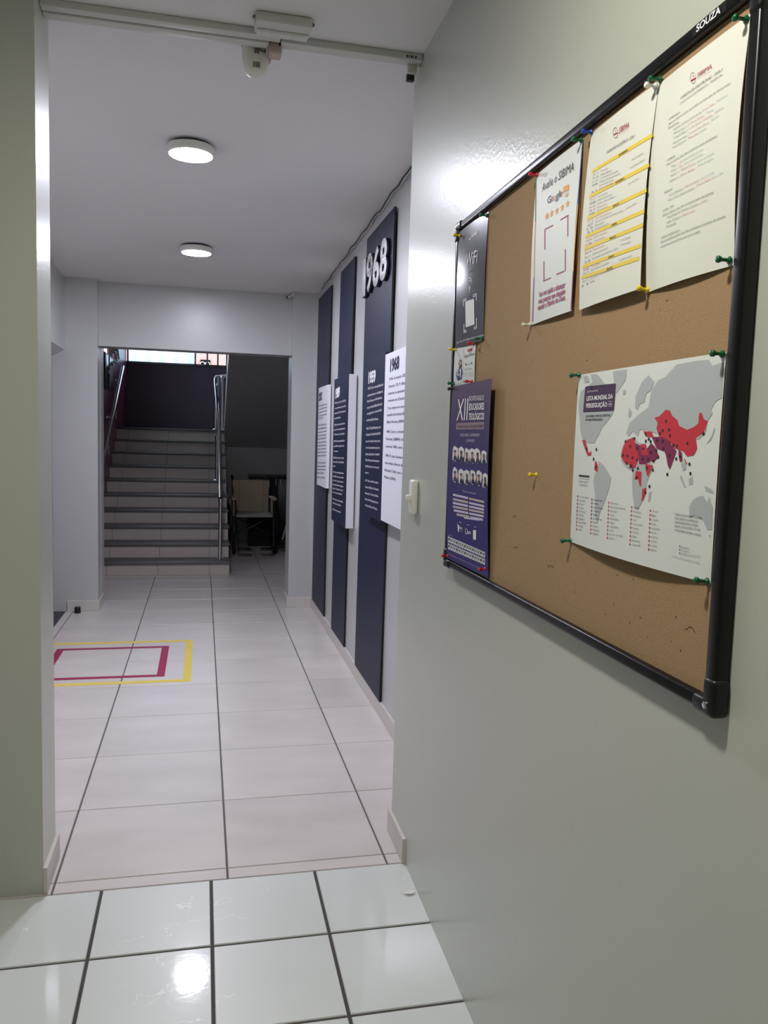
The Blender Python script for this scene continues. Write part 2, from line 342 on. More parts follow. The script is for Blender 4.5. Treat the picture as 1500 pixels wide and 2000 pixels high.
# underside of the upper flight, coming back towards the corridor
mb = MB()
ya, za, yb = 11.45, 1.305, 7.25; zb = za + .552 * (ya - yb)
mb.add([(.285, ya, za), (2.05, ya, za), (2.05, yb, zb), (.285, yb, zb), (.285, ya, za + .30), (2.05, ya, za + .30), (2.05, yb, zb + .3), (.285, yb, zb + .3)],
       [(0, 1, 2, 3), (4, 7, 6, 5), (0, 4, 5, 1), (1, 5, 6, 2), (2, 6, 7, 3), (3, 7, 4, 0)])
tag(mb.build('stair_soffit', WALL), 'sloping grey underside of the upper flight of stairs', 'stair soffit', kind='structure')

# handrails
lr = thing('handrail', 'polished steel handrail fixed to the wine wall beside the stairs', 'handrail', (-1.03, 8.6, 1.0))
def L(*p): return tuple(Vector(p) - Vector((-1.03, 8.6, 1.0)))
sl = (2.33 - 1.183) / (11.203 - 8.989)
mb = MB(); mb.tube([L(-1.03, 8.5, 1.183 - sl * .489), L(-1.03, 11.2, 2.33)], .021, 14); mb.build('rail', CHROME, lr)
for y in (8.9, 10.0, 10.95):
    z = 1.183 + sl * (y - 8.989)
    mb = MB(); mb.tube([L(-1.03, y, z - .015), L(-1.045, y, z - .06), L(-1.098, y, z - .065)], .008, 8); mb.lathe([(.03, 0), (.03, .004)], 12, M=Matrix.Translation(Vector(L(-1.1, y, z - .065))) @ Matrix.Rotation(PI / 2, 4, 'Y')); mb.build('rail_bracket', CHROME, lr)
rr = thing('stair_railing', 'polished steel railing on posts along the open side of the stairs', 'railing', (.19, 8.7, .147))
def Rl(*p): return tuple(Vector(p) - Vector((.19, 8.7, .147)))
mb = MB()
pa = [(.192, 8.72, .80), (.196, 9.2, 1.045), (.200, 10.1, 1.55), (.163, 11.1, 2.16), (.162, 11.2, 2.22), (.175, 11.24, 2.25), (.30, 11.25, 2.265), (.36, 11.25, 2.265)]
mb.tube([Rl(*p) for p in pa], .021, 14); mb.build('rail', CHROME, rr)
mb = MB(); mb.tube([Rl(.20, 11.22, 2.235), Rl(.20, 11.22, 1.98)], .017, 10); mb.build('rail_return', CHROME, rr)
def post(x, y, z0, z1):
    mb = MB(); mb.tube([Rl(x, y, z0), Rl(x, y, z1)], .021, 14); mb.lathe([(.045, 0), (.045, .006), (.024, .018)], 20, M=Matrix.Translation(Vector(Rl(x, y, z0)))); mb.lathe([(.024, 0), (.027, .02), (.024, .04)], 14, M=Matrix.Translation(Vector(Rl(x, y, z1 - .04)))); mb.build('post', CHROME, rr)
post(.192, 8.72, Z1, .80); post(.172, 9.98, Z1 + RISE * 5, 1.46); post(.165, 11.15, Z1 + RISE * 9, 2.18); post(.25, 11.15, Z1 + RISE * 9, 2.26)
for i, (y, z) in enumerate(((10.99, 1.693), (10.11, 1.249))):
    o = MB(); o.rbox(-1.101, -1.088, y - .045, y + .045, z - .055, z + .055, .004); tag(o.build('step_light', mat('light_plate', (172, 158, 165), .4)), ('pale plate on the wine wall under the handrail, nearer the landing', 'pale plate on the wine wall under the handrail, lower down')[i], 'wall plate', 'plates along the stair wall')
# dark lower sash leaning inside the side window
sw = thing('hinged_sash', 'dark hinged window sash hanging on the wine wall left of the handrail', 'window sash', (-1.085, 10.0, 1.97))
mb = MB(); mb.rbox(0, .012, -.42, .42, 0, .385, .004); mb.build('sash_glass', mat('smoky_glass', (44, 48, 60), .15), sw)
mb = MB(); mb.box(-.004, .02, -.44, -.35, -.01, .39); mb.box(-.004, .02, -.02, .0, .0, .39); mb.box(.012, .022, -.03, .03, .18, .22, 1); mb.build('sash_frame', [BLACKP, PVC], sw)

# ------------------------------------------------------------------ things stored under the upper flight
def wheelchair(name, label, loc, rz, cloth, metal, group):
    t = thing(name, label, 'wheelchair', loc, rz, group)
    RUB = mat('rubber', (16, 16, 17), .7)
    for sx in (-1, 1):
        x = sx * .29
        w = MB(); w.tube([(x, .22 + .29 * math.cos(a), .305 + .29 * math.sin(a)) for a in [k * PI / 16 for k in range(32)]], .016, 8, closed=True, mi=0)
        w.tube([(x + sx * .025, .22 + .25 * math.cos(a), .305 + .25 * math.sin(a)) for a in [k * PI / 16 for k in range(32)]], .007, 6, closed=True, mi=1)
        for k in range(12):
            a = k * PI / 6; w.tube([(x, .22, .305), (x, .22 + .28 * math.cos(a), .305 + .28 * math.sin(a))], .003, 4, mi=1)
        w.tube([(x - .03, .22, .305), (x + .03, .22, .305)], .022, 10, mi=1)
        w.build('wheel', [RUB, metal], t)
        c = MB(); c.tube([(sx * .25, -.18 + .075 * math.cos(a), .09 + .075 * math.sin(a)) for a in [k * PI / 8 for k in range(16)]], .016, 8, closed=True, mi=0)
        c.tube([(sx * .25, -.18, .09), (sx * .235, -.15, .22)], .01, 8, mi=1); c.build('caster', [RUB, metal], t)
        f = MB(); f.tube([(sx * .235, .24, .22), (sx * .235, .26, .50), (sx * .235, .30, .90), (sx * .235, .40, .93)], .012, 8); f.tube([(sx * .235, .26, .46), (sx * .235, -.18, .46), (sx * .235, -.28, .40), (sx * .22, -.36, .12)], .012, 8)
        f.tube([(sx * .235, .24, .22), (sx * .235, -.20, .22), (sx * .235, -.18, .66), (sx * .25, .25, .68)], .011, 8)
        f.build('side_frame', metal, t)
        a_ = MB(); a_.rbox(sx * .25 - .03, sx * .25 + .03, -.16, .2, .67, .71, .012); a_.rbox(sx * .25 - .008, sx * .25 + .008, -.12, .2, .47, .68, .004); a_.build('armrest', cloth, t)
        h = MB(); h.tube([(sx * .235, .34, .915), (sx * .235, .46, .94)], .018, 10); h.build('push_handle', RUB, t)
        fo = MB(); fo.rbox(min(sx * .06, sx * .22), max(sx * .06, sx * .22), -.48, -.34, .09, .11, .006); fo.build('footrest', BLACKP, t)
    b = MB(); n = 8
    G = [(-.235 + .47 * i / n, .28 + .035 * math.sin(PI * i / n) - .008 * math.sin(9 * j / n + 3 * i / n) * math.sin(PI * i / n), .48 + .42 * j / n) for j in range(n + 1) for i in range(n + 1)]
    G2 = [(q[0], q[1] + .012, q[2]) for q in G]; m1 = n + 1; N2 = m1 * m1
    F = [(j * m1 + i, j * m1 + i + 1, (j + 1) * m1 + i + 1, (j + 1) * m1 + i) for j in range(n) for i in range(n)]
    F += [tuple(N2 + k for k in reversed(f)) for f in F]
    ring = list(range(n)) + [i * m1 + n for i in range(n)] + [n * m1 + n - i for i in range(n)] + [(n - i) * m1 for i in range(n)]
    F += [(ring[k], ring[(k + 1) % len(ring)], N2 + ring[(k + 1) % len(ring)], N2 + ring[k]) for k in range(len(ring))]
    b.add(G + G2, F, 0, True)     # sling back, slightly hollow
    b.box(-.15, -.143, .27, .30, .48, .90); b.box(.143, .15, .27, .30, .48, .90)
    b.build('backrest', cloth, t)
    s = MB(); s.rbox(-.23, .23, -.17, .27, .46, .50, .015); s.build('seat', mat('seat_grey', (150, 150, 146), .7), t)
    x = MB(); x.tube([(-.22, 0, .22), (.22, 0, .45)], .011, 8); x.tube([(.22, .02, .22), (-.22, .02, .45)], .011, 8); x.build('cross_brace', metal, t)
    return t
BEIGE = mat('beige_canvas', (170, 152, 130), .85, noise=.06, nscale=8)
BLKCLOTH = mat('black_vinyl', (16, 16, 17), .6)
wheelchair('wheelchair', 'wheelchair with a beige canvas back standing right of the stairs', (.63, 10.22, 0), .04, BEIGE, mat('dark_steel', (50, 50, 52), .4, metal=.7), 'wheelchairs under the stairs')
wheelchair('wheelchair', 'black wheelchair with grey tube frame half hidden by the right pilaster', (1.42, 10.36, 0), -PI / 2 + .12, BLKCLOTH, mat('grey_enamel', (186, 186, 188), .35), 'wheelchairs under the stairs')
cb = thing('storage_cabinet', 'low black cabinet against the wall behind the beige wheelchair', 'cabinet', (1.0, 11.1, 0))
mb = MB(); mb.rbox(-.36, .36, -.2, .33, .06, .91, .006); mb.box(-.34, .34, -.16, .3, 0, .06); mb.build('cabinet_body', BLACKP, cb)
mb = MB(); mb.rbox(-.375, .375, -.225, .34, .91, .935, .006); mb.build('cabinet_top', BLACKP, cb)
for s in (-1, 1):
    mb = MB(); mb.rbox(min(s * .005, s * .35), max(s * .005, s * .35), -.215, -.2, .08, .90, .004); d = mb.build('door', BLACKP, cb)
    mb = MB(); mb.tube([(s * .03, -.235, .82), (s * .03, -.235, .90)], .006, 8); mb.build('handle', PVC, d)
bx = thing('storage_box', 'black storage box on the floor behind the beige wheelchair', 'box', (.80, 10.815, 0))
mb = MB(); mb.rbox(-.20, .19, -.035, .035, 0, .43, .006); mb.build('box_body', BLKCLOTH, bx)
mb = MB(); mb.rbox(-.205, .195, -.038, .038, .43, .455, .005); mb.build('lid', BLKCLOTH, bx)
# door stopper on the corridor floor
mb = MB(); mb.lathe([(.024, 0), (.026, .004), (.023, .045), (.019, .05)], 20)
tag(mb.build('door_stopper', BLACKP, loc=(-.985, 6.845, 0)), 'small black door stopper on the tiles before the left pilaster', 'door stopper')
# floor tape
def tape(name, label, x0, x1, y0, y1, w, wy, m, z):
    mb = MB()
    for q in ((x0, x1, y0, y0 + wy), (x0, x1, y1 - wy, y1), (x0, x0 + w, y0 + wy, y1 - wy), (x1 - w, x1, y0 + wy, y1 - wy)): mb.box(*q, 0, .0006)
    tag(mb.build(name, m, loc=(0, 0, z)), label, 'floor tape')
tape('floor_tape', 'outer yellow tape rectangle stuck on the corridor floor', -1.06, -.057, 4.862, 5.868, .048, .052, mat('yellow_tape', (232, 206, 92), .5), .0003)
tape('floor_tape', 'inner crimson tape rectangle stuck on the corridor floor', -.955, -.216, 4.985, 5.712, .048, .045, mat('crimson_tape', (158, 28, 78), .5), .0003)
SHEETS = {
  'wifi': (0.674, 0.888, 1.752, 2.069, 0.0215, 0.0135, 0.0135, 0.0215, 0.004, 0.003, 0),
  'card': (0.674, 0.832, 1.648, 1.7515, 0.0225, 0.0145, 0.0145, 0.0225, 0.001, 0.001, 0),
  'congress': (0.674, 1.008, 1.163, 1.648, 0.0245, 0.03, 0.017, 0.0245, 0.0, 0.006, 0),
  'rating': (1.193, 1.411, 1.75, 2.0665, 0.0135, 0.0135, 0.02, 0.0135, 0.002, 0.004, 0),
  'calendar': (1.444, 1.672, 1.746, 2.062, 0.0135, 0.0135, 0.026, 0.02, 0.003, 0.006, 0),
  'courses': (1.669, 1.8895, 1.7405, 2.0575, 0.0135, 0.0135, 0.0135, 0.0135, 0.002, 0.007, 0.004),
  'worldmap': (1.442, 1.885, 1.312, 1.6275, 0.0135, 0.0135, 0.0135, 0.0135, 0.001, 0.001, 0.012),
}
PRINT = {
 'wifi': ([
  ('SIBIMA', 0.1129, 0.2758, 0.0467, -0.0015, 0.011, 'white', 1),
  ('WiFi', 0.0843, 0.2064, 0.0785, -0.004, 0.0342, 'white', 0),
  ('Liberado', 0.1001, 0.1883, 0.0468, -0.0013, 0.0077, 'grey', 0),
  ('Siga nosso perfil @seminariomeranata', 0.0172, 0.0126, 0.2, -0.0014, 0.0053, 'white', 0),
 ], [
  ([(0.0934,0.2778),(0.1039,0.2774),(0.106,0.2742),(0.0955,0.2745)],'white',0),
  ([(0.1359,0.1605),(0.1312,0.166),(0.1295,0.1644),(0.1336,0.1597)],'white',1),
  ([(0.1312,0.166),(0.1253,0.1704),(0.1243,0.1683),(0.1295,0.1644)],'white',1),
  ([(0.1253,0.1704),(0.1186,0.1733),(0.1184,0.1709),(0.1243,0.1683)],'white',1),
  ([(0.1186,0.1733),(0.1116,0.1746),(0.1123,0.172),(0.1184,0.1709)],'white',1),
  ([(0.1116,0.1746),(0.105,0.174),(0.1066,0.1715),(0.1123,0.172)],'white',1),
  ([(0.105,0.174),(0.0994,0.1717),(0.1017,0.1694),(0.1066,0.1715)],'white',1),
  ([(0.0994,0.1717),(0.0954,0.1677),(0.0982,0.1659),(0.1017,0.1694)],'white',1),
  ([(0.1302,0.158),(0.127,0.1616),(0.1253,0.1602),(0.1279,0.1572)],'white',1),
  ([(0.127,0.1616),(0.123,0.1645),(0.122,0.1625),(0.1253,0.1602)],'white',1),
  ([(0.123,0.1645),(0.1183,0.1665),(0.1182,0.1642),(0.122,0.1625)],'white',1),
  ([(0.1183,0.1665),(0.1135,0.1673),(0.1143,0.1648),(0.1182,0.1642)],'white',1),
  ([(0.1135,0.1673),(0.109,0.167),(0.1106,0.1646),(0.1143,0.1648)],'white',1),
  ([(0.109,0.167),(0.1052,0.1654),(0.1075,0.1633),(0.1106,0.1646)],'white',1),
  ([(0.1052,0.1654),(0.1025,0.1629),(0.1053,0.1612),(0.1075,0.1633)],'white',1),
  ([(0.1134,0.1507),(0.122,0.15),(0.1209,0.1394),(0.1166,0.1396)],'white',0),
  ([(0.1207,0.1355),(0.1203,0.1369),(0.1191,0.1377),(0.1177,0.1377),(0.1165,0.1369),(0.1161,0.1355),(0.1165,0.1341),(0.1177,0.1333),(0.1191,0.1333),(0.1203,0.1341)],'white',1),
  ([(0.0719,0.1242),(0.0974,0.1233),(0.0976,0.1212),(0.0721,0.1221)],'white',0),
  ([(0.0764,0.1197),(0.0978,0.1194),(0.0979,0.1173),(0.0766,0.1176)],'white',0),
  ([(0.142,0.1245),(0.1658,0.1249),(0.1659,0.1229),(0.1422,0.1225)],'white',0),
  ([(0.1423,0.1202),(0.1617,0.1201),(0.1619,0.1181),(0.1425,0.1182)],'white',0),
  ([(0.0788,0.0364),(0.1023,0.0357),(0.1024,0.0336),(0.0788,0.0344)],'white',0),
  ([(0.0819,0.0407),(0.1022,0.0403),(0.1022,0.0382),(0.0819,0.0386)],'white',0),
  ([(0.1532,0.0359),(0.1721,0.0369),(0.1722,0.0349),(0.1532,0.034)],'white',0),
  ([(0.153,0.0402),(0.1676,0.0409),(0.1677,0.0389),(0.1531,0.0382)],'white',0),
  ([(0.0695,0.1236),(0.0745,0.1228),(0.076,0.1046),(0.071,0.1054)],'white',0),
  ([(0.164,0.1242),(0.1677,0.1236),(0.169,0.1057),(0.1652,0.1063)],'white',0),
  ([(0.0779,0.0581),(0.0828,0.0575),(0.0837,0.0348),(0.0788,0.0354)],'white',0),
  ([(0.1681,0.0616),(0.1719,0.0611),(0.1728,0.0358),(0.169,0.0363)],'white',0),
  ([(0.0872,0.1157),(0.1514,0.1129),(0.1573,0.0469),(0.0943,0.0471)],'white',0),
 ]),
 'card': ([
  ('Dayane Moreira', 0.0842, 0.0713, 0.0723, 0.0026, 0.0079, 'black', 0),
  ('@missao', 0.1047, 0.0511, 0.0255, -0.0002, 0.0031, 'grey', 0),
  ('inscrições e informações', 0.0891, 0.0412, 0.0541, -0.0014, 0.0023, 'grey', 0),
  ('inscrições e informações', 0.0938, 0.0375, 0.0429, -0.0006, 0.0023, 'grey', 0),
  ('inscrições e informações', 0.0797, 0.0289, 0.0762, -0.0026, 0.0023, 'grey', 0),
  ('inscrições e informações', 0.0815, 0.0228, 0.072, -0.0022, 0.0023, 'grey', 0),
  ('7anos', 0.0806, 0.0067, 0.0245, -0.0001, 0.0057, 'black', 1),
 ], [
  ([(0.0089,0.0993),(0.0721,0.0984),(0.0783,0.0094),(0.0156,0.0024)],'pale',0),
  ([(0.1035,0.0928),(0.1362,0.0932),(0.1374,0.086),(0.1047,0.0857)],'redink',0),
  ([(0.0396,0.0633),(0.0502,0.0717),(0.0638,0.0679),(0.0692,0.0492),(0.059,0.0447),(0.0417,0.046)],'hair',0),
  ([(0.0434,0.0649),(0.0493,0.067),(0.0597,0.0651),(0.0609,0.0555),(0.0518,0.0544),(0.0452,0.0576)],'skin',1),
  ([(0.0224,0.0368),(0.0377,0.0463),(0.0688,0.0453),(0.075,0.0331),(0.0684,0.0153),(0.0397,0.013),(0.0233,0.0207)],'blueink',0),
  ([(0.052,0.0452),(0.0605,0.0446),(0.059,0.0211),(0.0534,0.0241)],'white',1),
  ([(0.1,0.0535),(0.0994,0.0555),(0.0977,0.0567),(0.0955,0.0567),(0.0938,0.0555),(0.0932,0.0535),(0.0938,0.0515),(0.0955,0.0503),(0.0977,0.0503),(0.0994,0.0515)],'black',1),
  ([(0.1406,0.0534),(0.14,0.0553),(0.1383,0.0565),(0.1363,0.0565),(0.1346,0.0553),(0.134,0.0534),(0.1346,0.0515),(0.1363,0.0503),(0.1383,0.0503),(0.14,0.0515)],'black',1),
 ]),
 'congress': ([
  ('XII', 0.0613, 0.3892, 0.0972, -0.0005, 0.0585, 'white', 0),
  ('ENCONTRO ANUAL DE', 0.1639, 0.4385, 0.121, -0.0025, 0.0124, 'white', 0),
  ('EDUCADORES', 0.1665, 0.4146, 0.1241, -0.0018, 0.0164, 'white', 1),
  ('TEOLÓGICOS', 0.1692, 0.3895, 0.1252, -0.0013, 0.0164, 'white', 1),
  ('Contribuições para a educação teológica', 0.0691, 0.3686, 0.2214, 0.0006, 0.0096, 'violet', 0),
  ('HOTEL FERIR - CAMPINAS/SP', 0.1022, 0.3459, 0.1625, 0.0007, 0.0074, 'lilac', 0),
  ('1-3 JUNHO/2026', 0.1542, 0.332, 0.0729, 0.0001, 0.0072, 'lilac', 0),
  ('Palestrantes confirmados 2026', 0.1433, 0.1998, 0.1056, -0.0004, 0.0046, 'lilac', 0),
  ('AETAL', 0.1135, 0.0972, 0.0297, 0.0007, 0.0061, 'white', 1),
  ('ACEITE', 0.1801, 0.0917, 0.03, 0.0021, 0.0067, 'white', 1),
  ('encontroeducadores@teologicos', 0.0151, 0.067, 0.0412, 0.0024, 0.0029, 'lilac', 0),
  ('informações e inscrições no site do encontro', 0.0219, 0.0131, 0.273, 0.0011, 0.0033, 'lilac', 0),
 ], [
  ([(0.0582,0.3817),(0.2953,0.3821),(0.2959,0.3643),(0.0617,0.3645)],'taupe',0),
  ([(0.0421,0.3142),(0.055,0.3203),(0.0849,0.3142),(0.0926,0.2991),(0.0853,0.2856),(0.0742,0.2773),(0.0407,0.2816),(0.041,0.2979)],'face0_card',0),
  ([(0.0507,0.2869),(0.0556,0.2933),(0.0741,0.2938),(0.0832,0.2865),(0.0808,0.2793),(0.0529,0.2801)],'face0_suit',1),
  ([(0.0532,0.3015),(0.0571,0.3064),(0.0686,0.307),(0.0752,0.302),(0.0739,0.2952),(0.0653,0.2908),(0.0554,0.2947)],'face0_skin',2),
  ([(0.0508,0.3015),(0.0533,0.3077),(0.0683,0.3091),(0.0775,0.3021),(0.0726,0.304),(0.0564,0.3033)],'face0_hair',3),
  ([(0.0922,0.3131),(0.1163,0.3196),(0.1406,0.3134),(0.1467,0.2972),(0.1365,0.2875),(0.1294,0.2779),(0.1034,0.2845),(0.0971,0.2961)],'face1_card',0),
  ([(0.108,0.287),(0.1127,0.2932),(0.1303,0.2937),(0.1388,0.2866),(0.1364,0.2795),(0.1099,0.2803)],'face1_suit',1),
  ([(0.1105,0.3012),(0.1142,0.306),(0.1252,0.3066),(0.1314,0.3017),(0.1301,0.295),(0.1219,0.2908),(0.1125,0.2945)],'face1_skin',2),
  ([(0.1083,0.3012),(0.1107,0.3073),(0.125,0.3086),(0.1336,0.3018),(0.129,0.3037),(0.1136,0.303)],'face1_hair',3),
  ([(0.1505,0.31),(0.157,0.3169),(0.1915,0.3096),(0.1935,0.2961),(0.1891,0.2833),(0.174,0.2764),(0.1485,0.2807),(0.1492,0.2926)],'face2_card',0),
  ([(0.1563,0.2845),(0.1609,0.2906),(0.1778,0.2911),(0.1859,0.2842),(0.1835,0.2773),(0.1581,0.278)],'face2_suit',1),
  ([(0.1589,0.2985),(0.1625,0.3032),(0.1731,0.3038),(0.1789,0.299),(0.1776,0.2924),(0.1697,0.2883),(0.1608,0.2919)],'face2_skin',2),
  ([(0.1568,0.2984),(0.1592,0.3044),(0.1728,0.3057),(0.181,0.2991),(0.1766,0.3009),(0.1619,0.3002)],'face2_hair',3),
  ([(0.1892,0.3121),(0.2065,0.3161),(0.2338,0.3127),(0.2316,0.2955),(0.2301,0.2859),(0.2233,0.2773),(0.1989,0.2821),(0.1942,0.2967)],'face3_card',0),
  ([(0.2022,0.2861),(0.2066,0.292),(0.2228,0.2925),(0.2305,0.2857),(0.2282,0.2789),(0.2039,0.2797)],'face3_suit',1),
  ([(0.2047,0.2997),(0.2083,0.3043),(0.2184,0.3049),(0.2239,0.3002),(0.2226,0.2938),(0.215,0.2897),(0.2065,0.2933)],'face3_skin',2),
  ([(0.2027,0.2996),(0.2051,0.3055),(0.2181,0.3068),(0.2259,0.3003),(0.2217,0.3021),(0.2076,0.3014)],'face3_hair',3),
  ([(0.2318,0.3135),(0.2488,0.3174),(0.2696,0.3114),(0.2812,0.2961),(0.2759,0.2866),(0.26,0.2783),(0.2344,0.2836),(0.2327,0.2943)],'face4_card',0),
  ([(0.2443,0.2865),(0.2486,0.2923),(0.2641,0.2928),(0.2715,0.2862),(0.2692,0.2795),(0.2458,0.2802)],'face4_suit',1),
  ([(0.2468,0.2999),(0.2503,0.3044),(0.26,0.3049),(0.2653,0.3004),(0.264,0.2941),(0.2566,0.2901),(0.2485,0.2936)],'face4_skin',2),
  ([(0.2449,0.2998),(0.2472,0.3056),(0.2598,0.3068),(0.2672,0.3004),(0.2632,0.3022),(0.2496,0.3015)],'face4_hair',3),
  ([(0.2847,0.3095),(0.301,0.3129),(0.3232,0.308),(0.3196,0.2953),(0.3244,0.2839),(0.3107,0.2777),(0.2858,0.2819),(0.2845,0.2938)],'face5_card',0),
  ([(0.2924,0.285),(0.2966,0.2907),(0.3115,0.2912),(0.3184,0.2847),(0.3162,0.2782),(0.2939,0.2789)],'face5_suit',1),
  ([(0.295,0.2981),(0.2984,0.3025),(0.3076,0.3031),(0.3127,0.2986),(0.3113,0.2924),(0.3043,0.2885),(0.2965,0.292)],'face5_skin',2),
  ([(0.2932,0.298),(0.2954,0.3037),(0.3074,0.3049),(0.3145,0.2987),(0.3106,0.3004),(0.2977,0.2997)],'face5_hair',3),
  ([(0.0501,0.2563),(0.0643,0.263),(0.087,0.2564),(0.0962,0.2409),(0.0906,0.2283),(0.0734,0.2189),(0.0527,0.2252),(0.048,0.2386)],'face6_card',0),
  ([(0.0578,0.2294),(0.0629,0.2359),(0.0811,0.2369),(0.0897,0.2298),(0.087,0.2225),(0.0596,0.2226)],'face6_suit',1),
  ([(0.0609,0.2441),(0.0649,0.2491),(0.0763,0.25),(0.0825,0.2452),(0.081,0.2382),(0.0723,0.2336),(0.0628,0.2373)],'face6_skin',2),
  ([(0.0586,0.244),(0.0613,0.2503),(0.0761,0.2521),(0.0848,0.2453),(0.0801,0.2471),(0.0641,0.246)],'face6_hair',3),
  ([(0.102,0.2548),(0.1228,0.26),(0.1482,0.2542),(0.1466,0.2383),(0.142,0.2263),(0.1267,0.2185),(0.1063,0.2208),(0.1005,0.2368)],'face7_card',0),
  ([(0.1144,0.2265),(0.1194,0.2328),(0.1367,0.2338),(0.1448,0.2269),(0.1421,0.2198),(0.1161,0.2198)],'face7_suit',1),
  ([(0.1176,0.2408),(0.1215,0.2458),(0.1323,0.2466),(0.1382,0.2419),(0.1366,0.2351),(0.1283,0.2307),(0.1193,0.2342)],'face7_skin',2),
  ([(0.1154,0.2407),(0.1181,0.2469),(0.1321,0.2486),(0.1403,0.242),(0.1358,0.2438),(0.1207,0.2427)],'face7_hair',3),
  ([(0.1503,0.2536),(0.1657,0.2592),(0.1906,0.2559),(0.2031,0.2417),(0.1952,0.2288),(0.1784,0.2198),(0.1524,0.223),(0.1491,0.2387)],'face8_card',0),
  ([(0.1627,0.2287),(0.1675,0.2349),(0.1841,0.2358),(0.1917,0.2291),(0.1891,0.2221),(0.1642,0.2221)],'face8_suit',1),
  ([(0.1658,0.2427),(0.1696,0.2475),(0.18,0.2484),(0.1855,0.2437),(0.184,0.2371),(0.176,0.2327),(0.1674,0.2362)],'face8_skin',2),
  ([(0.1637,0.2426),(0.1663,0.2487),(0.1798,0.2503),(0.1876,0.2439),(0.1833,0.2456),(0.1688,0.2445)],'face8_hair',3),
  ([(0.2014,0.258),(0.2141,0.2608),(0.237,0.2573),(0.2486,0.2446),(0.2412,0.231),(0.2218,0.2229),(0.2061,0.2275),(0.2043,0.242)],'face9_card',0),
  ([(0.2109,0.2315),(0.2155,0.2376),(0.2314,0.2385),(0.2387,0.2319),(0.2361,0.225),(0.2123,0.2251)],'face9_suit',1),
  ([(0.214,0.2452),(0.2176,0.2499),(0.2276,0.2508),(0.2328,0.2462),(0.2313,0.2398),(0.2236,0.2355),(0.2154,0.2389)],'face9_skin',2),
  ([(0.2119,0.2451),(0.2145,0.2511),(0.2274,0.2527),(0.2348,0.2463),(0.2307,0.2481),(0.2168,0.247)],'face9_hair',3),
  ([(0.2504,0.2575),(0.2655,0.2627),(0.291,0.2564),(0.2921,0.2442),(0.2868,0.2322),(0.2705,0.2217),(0.2563,0.2293),(0.2534,0.2407)],'face10_card',0),
  ([(0.2581,0.2318),(0.2626,0.2377),(0.2778,0.2386),(0.2847,0.2321),(0.2822,0.2254),(0.2594,0.2255)],'face10_suit',1),
  ([(0.2612,0.2452),(0.2647,0.2498),(0.2742,0.2506),(0.2792,0.2462),(0.2777,0.2399),(0.2703,0.2357),(0.2625,0.239)],'face10_skin',2),
  ([(0.2593,0.2451),(0.2618,0.2509),(0.2741,0.2525),(0.2811,0.2463),(0.2772,0.248),(0.2639,0.2469)],'face10_hair',3),
  ([(0.2971,0.2532),(0.3159,0.2581),(0.3342,0.2532),(0.3337,0.2394),(0.3337,0.2275),(0.3156,0.2205),(0.2953,0.2231),(0.2992,0.2388)],'face11_card',0),
  ([(0.3053,0.2285),(0.3096,0.2343),(0.3241,0.2352),(0.3307,0.2288),(0.3282,0.2223),(0.3064,0.2223)],'face11_suit',1),
  ([(0.3084,0.2416),(0.3118,0.2461),(0.3209,0.2469),(0.3256,0.2426),(0.3241,0.2364),(0.317,0.2323),(0.3096,0.2355)],'face11_skin',2),
  ([(0.3065,0.2415),(0.309,0.2472),(0.3208,0.2487),(0.3274,0.2427),(0.3237,0.2443),(0.311,0.2433)],'face11_hair',3),
  ([(0.0554,0.1882),(0.1866,0.1888),(0.1868,0.1829),(0.0558,0.182)],'lilac',0),
  ([(0.1948,0.1881),(0.3109,0.1887),(0.311,0.1831),(0.1949,0.1829)],'stripe',0),
  ([(0.0561,0.1761),(0.187,0.1777),(0.1871,0.1717),(0.0565,0.1699)],'stripe',0),
  ([(0.1951,0.177),(0.311,0.1784),(0.311,0.1729),(0.1952,0.1718)],'lilac',0),
  ([(0.0567,0.1657),(0.1862,0.1682),(0.1863,0.1623),(0.057,0.1594)],'lilac',0),
  ([(0.1943,0.1676),(0.3092,0.1699),(0.3092,0.1643),(0.1944,0.1624)],'lilac',0),
  ([(0.0571,0.1553),(0.1864,0.1592),(0.1865,0.1533),(0.0574,0.149)],'stripe',0),
  ([(0.1945,0.1586),(0.3092,0.1621),(0.3092,0.1566),(0.1946,0.1534)],'stripe',0),
  ([(0.0666,0.1457),(0.1895,0.1499),(0.1896,0.144),(0.0668,0.1394)],'lilac',0),
  ([(0.1976,0.1494),(0.3073,0.1533),(0.3073,0.1476),(0.1976,0.1442)],'lilac',0),
  ([(0.0914,0.1366),(0.1977,0.1409),(0.1977,0.135),(0.0915,0.1305)],'stripe',0),
  ([(0.2057,0.1404),(0.3018,0.1443),(0.3017,0.1386),(0.2057,0.1352)],'lilac',0),
  ([(0.1537,0.1327),(0.2778,0.1402),(0.2778,0.1361),(0.1537,0.1287)],'lilac',0),
  ([(0.0984,0.1092),(0.1135,0.104),(0.1135,0.0937),(0.1048,0.0851)],'white',0),
  ([(0.1167,0.0917),(0.1432,0.0936),(0.1432,0.0929),(0.1167,0.091)],'lilac',0),
  ([(0.1743,0.1063),(0.1671,0.103),(0.1692,0.1014),(0.1742,0.1037)],'white',1),
  ([(0.1671,0.103),(0.1639,0.0966),(0.167,0.0969),(0.1692,0.1014)],'white',1),
  ([(0.1639,0.0966),(0.1666,0.0908),(0.1688,0.0928),(0.167,0.0969)],'white',1),
  ([(0.1666,0.0908),(0.1735,0.0889),(0.1737,0.0915),(0.1688,0.0928)],'white',1),
  ([(0.1735,0.0889),(0.1807,0.0919),(0.1788,0.0936),(0.1737,0.0915)],'white',1),
  ([(0.1807,0.0919),(0.1842,0.0982),(0.1812,0.098),(0.1788,0.0936)],'white',1),
  ([(0.1842,0.0982),(0.182,0.1041),(0.1797,0.1022),(0.1812,0.098)],'white',1),
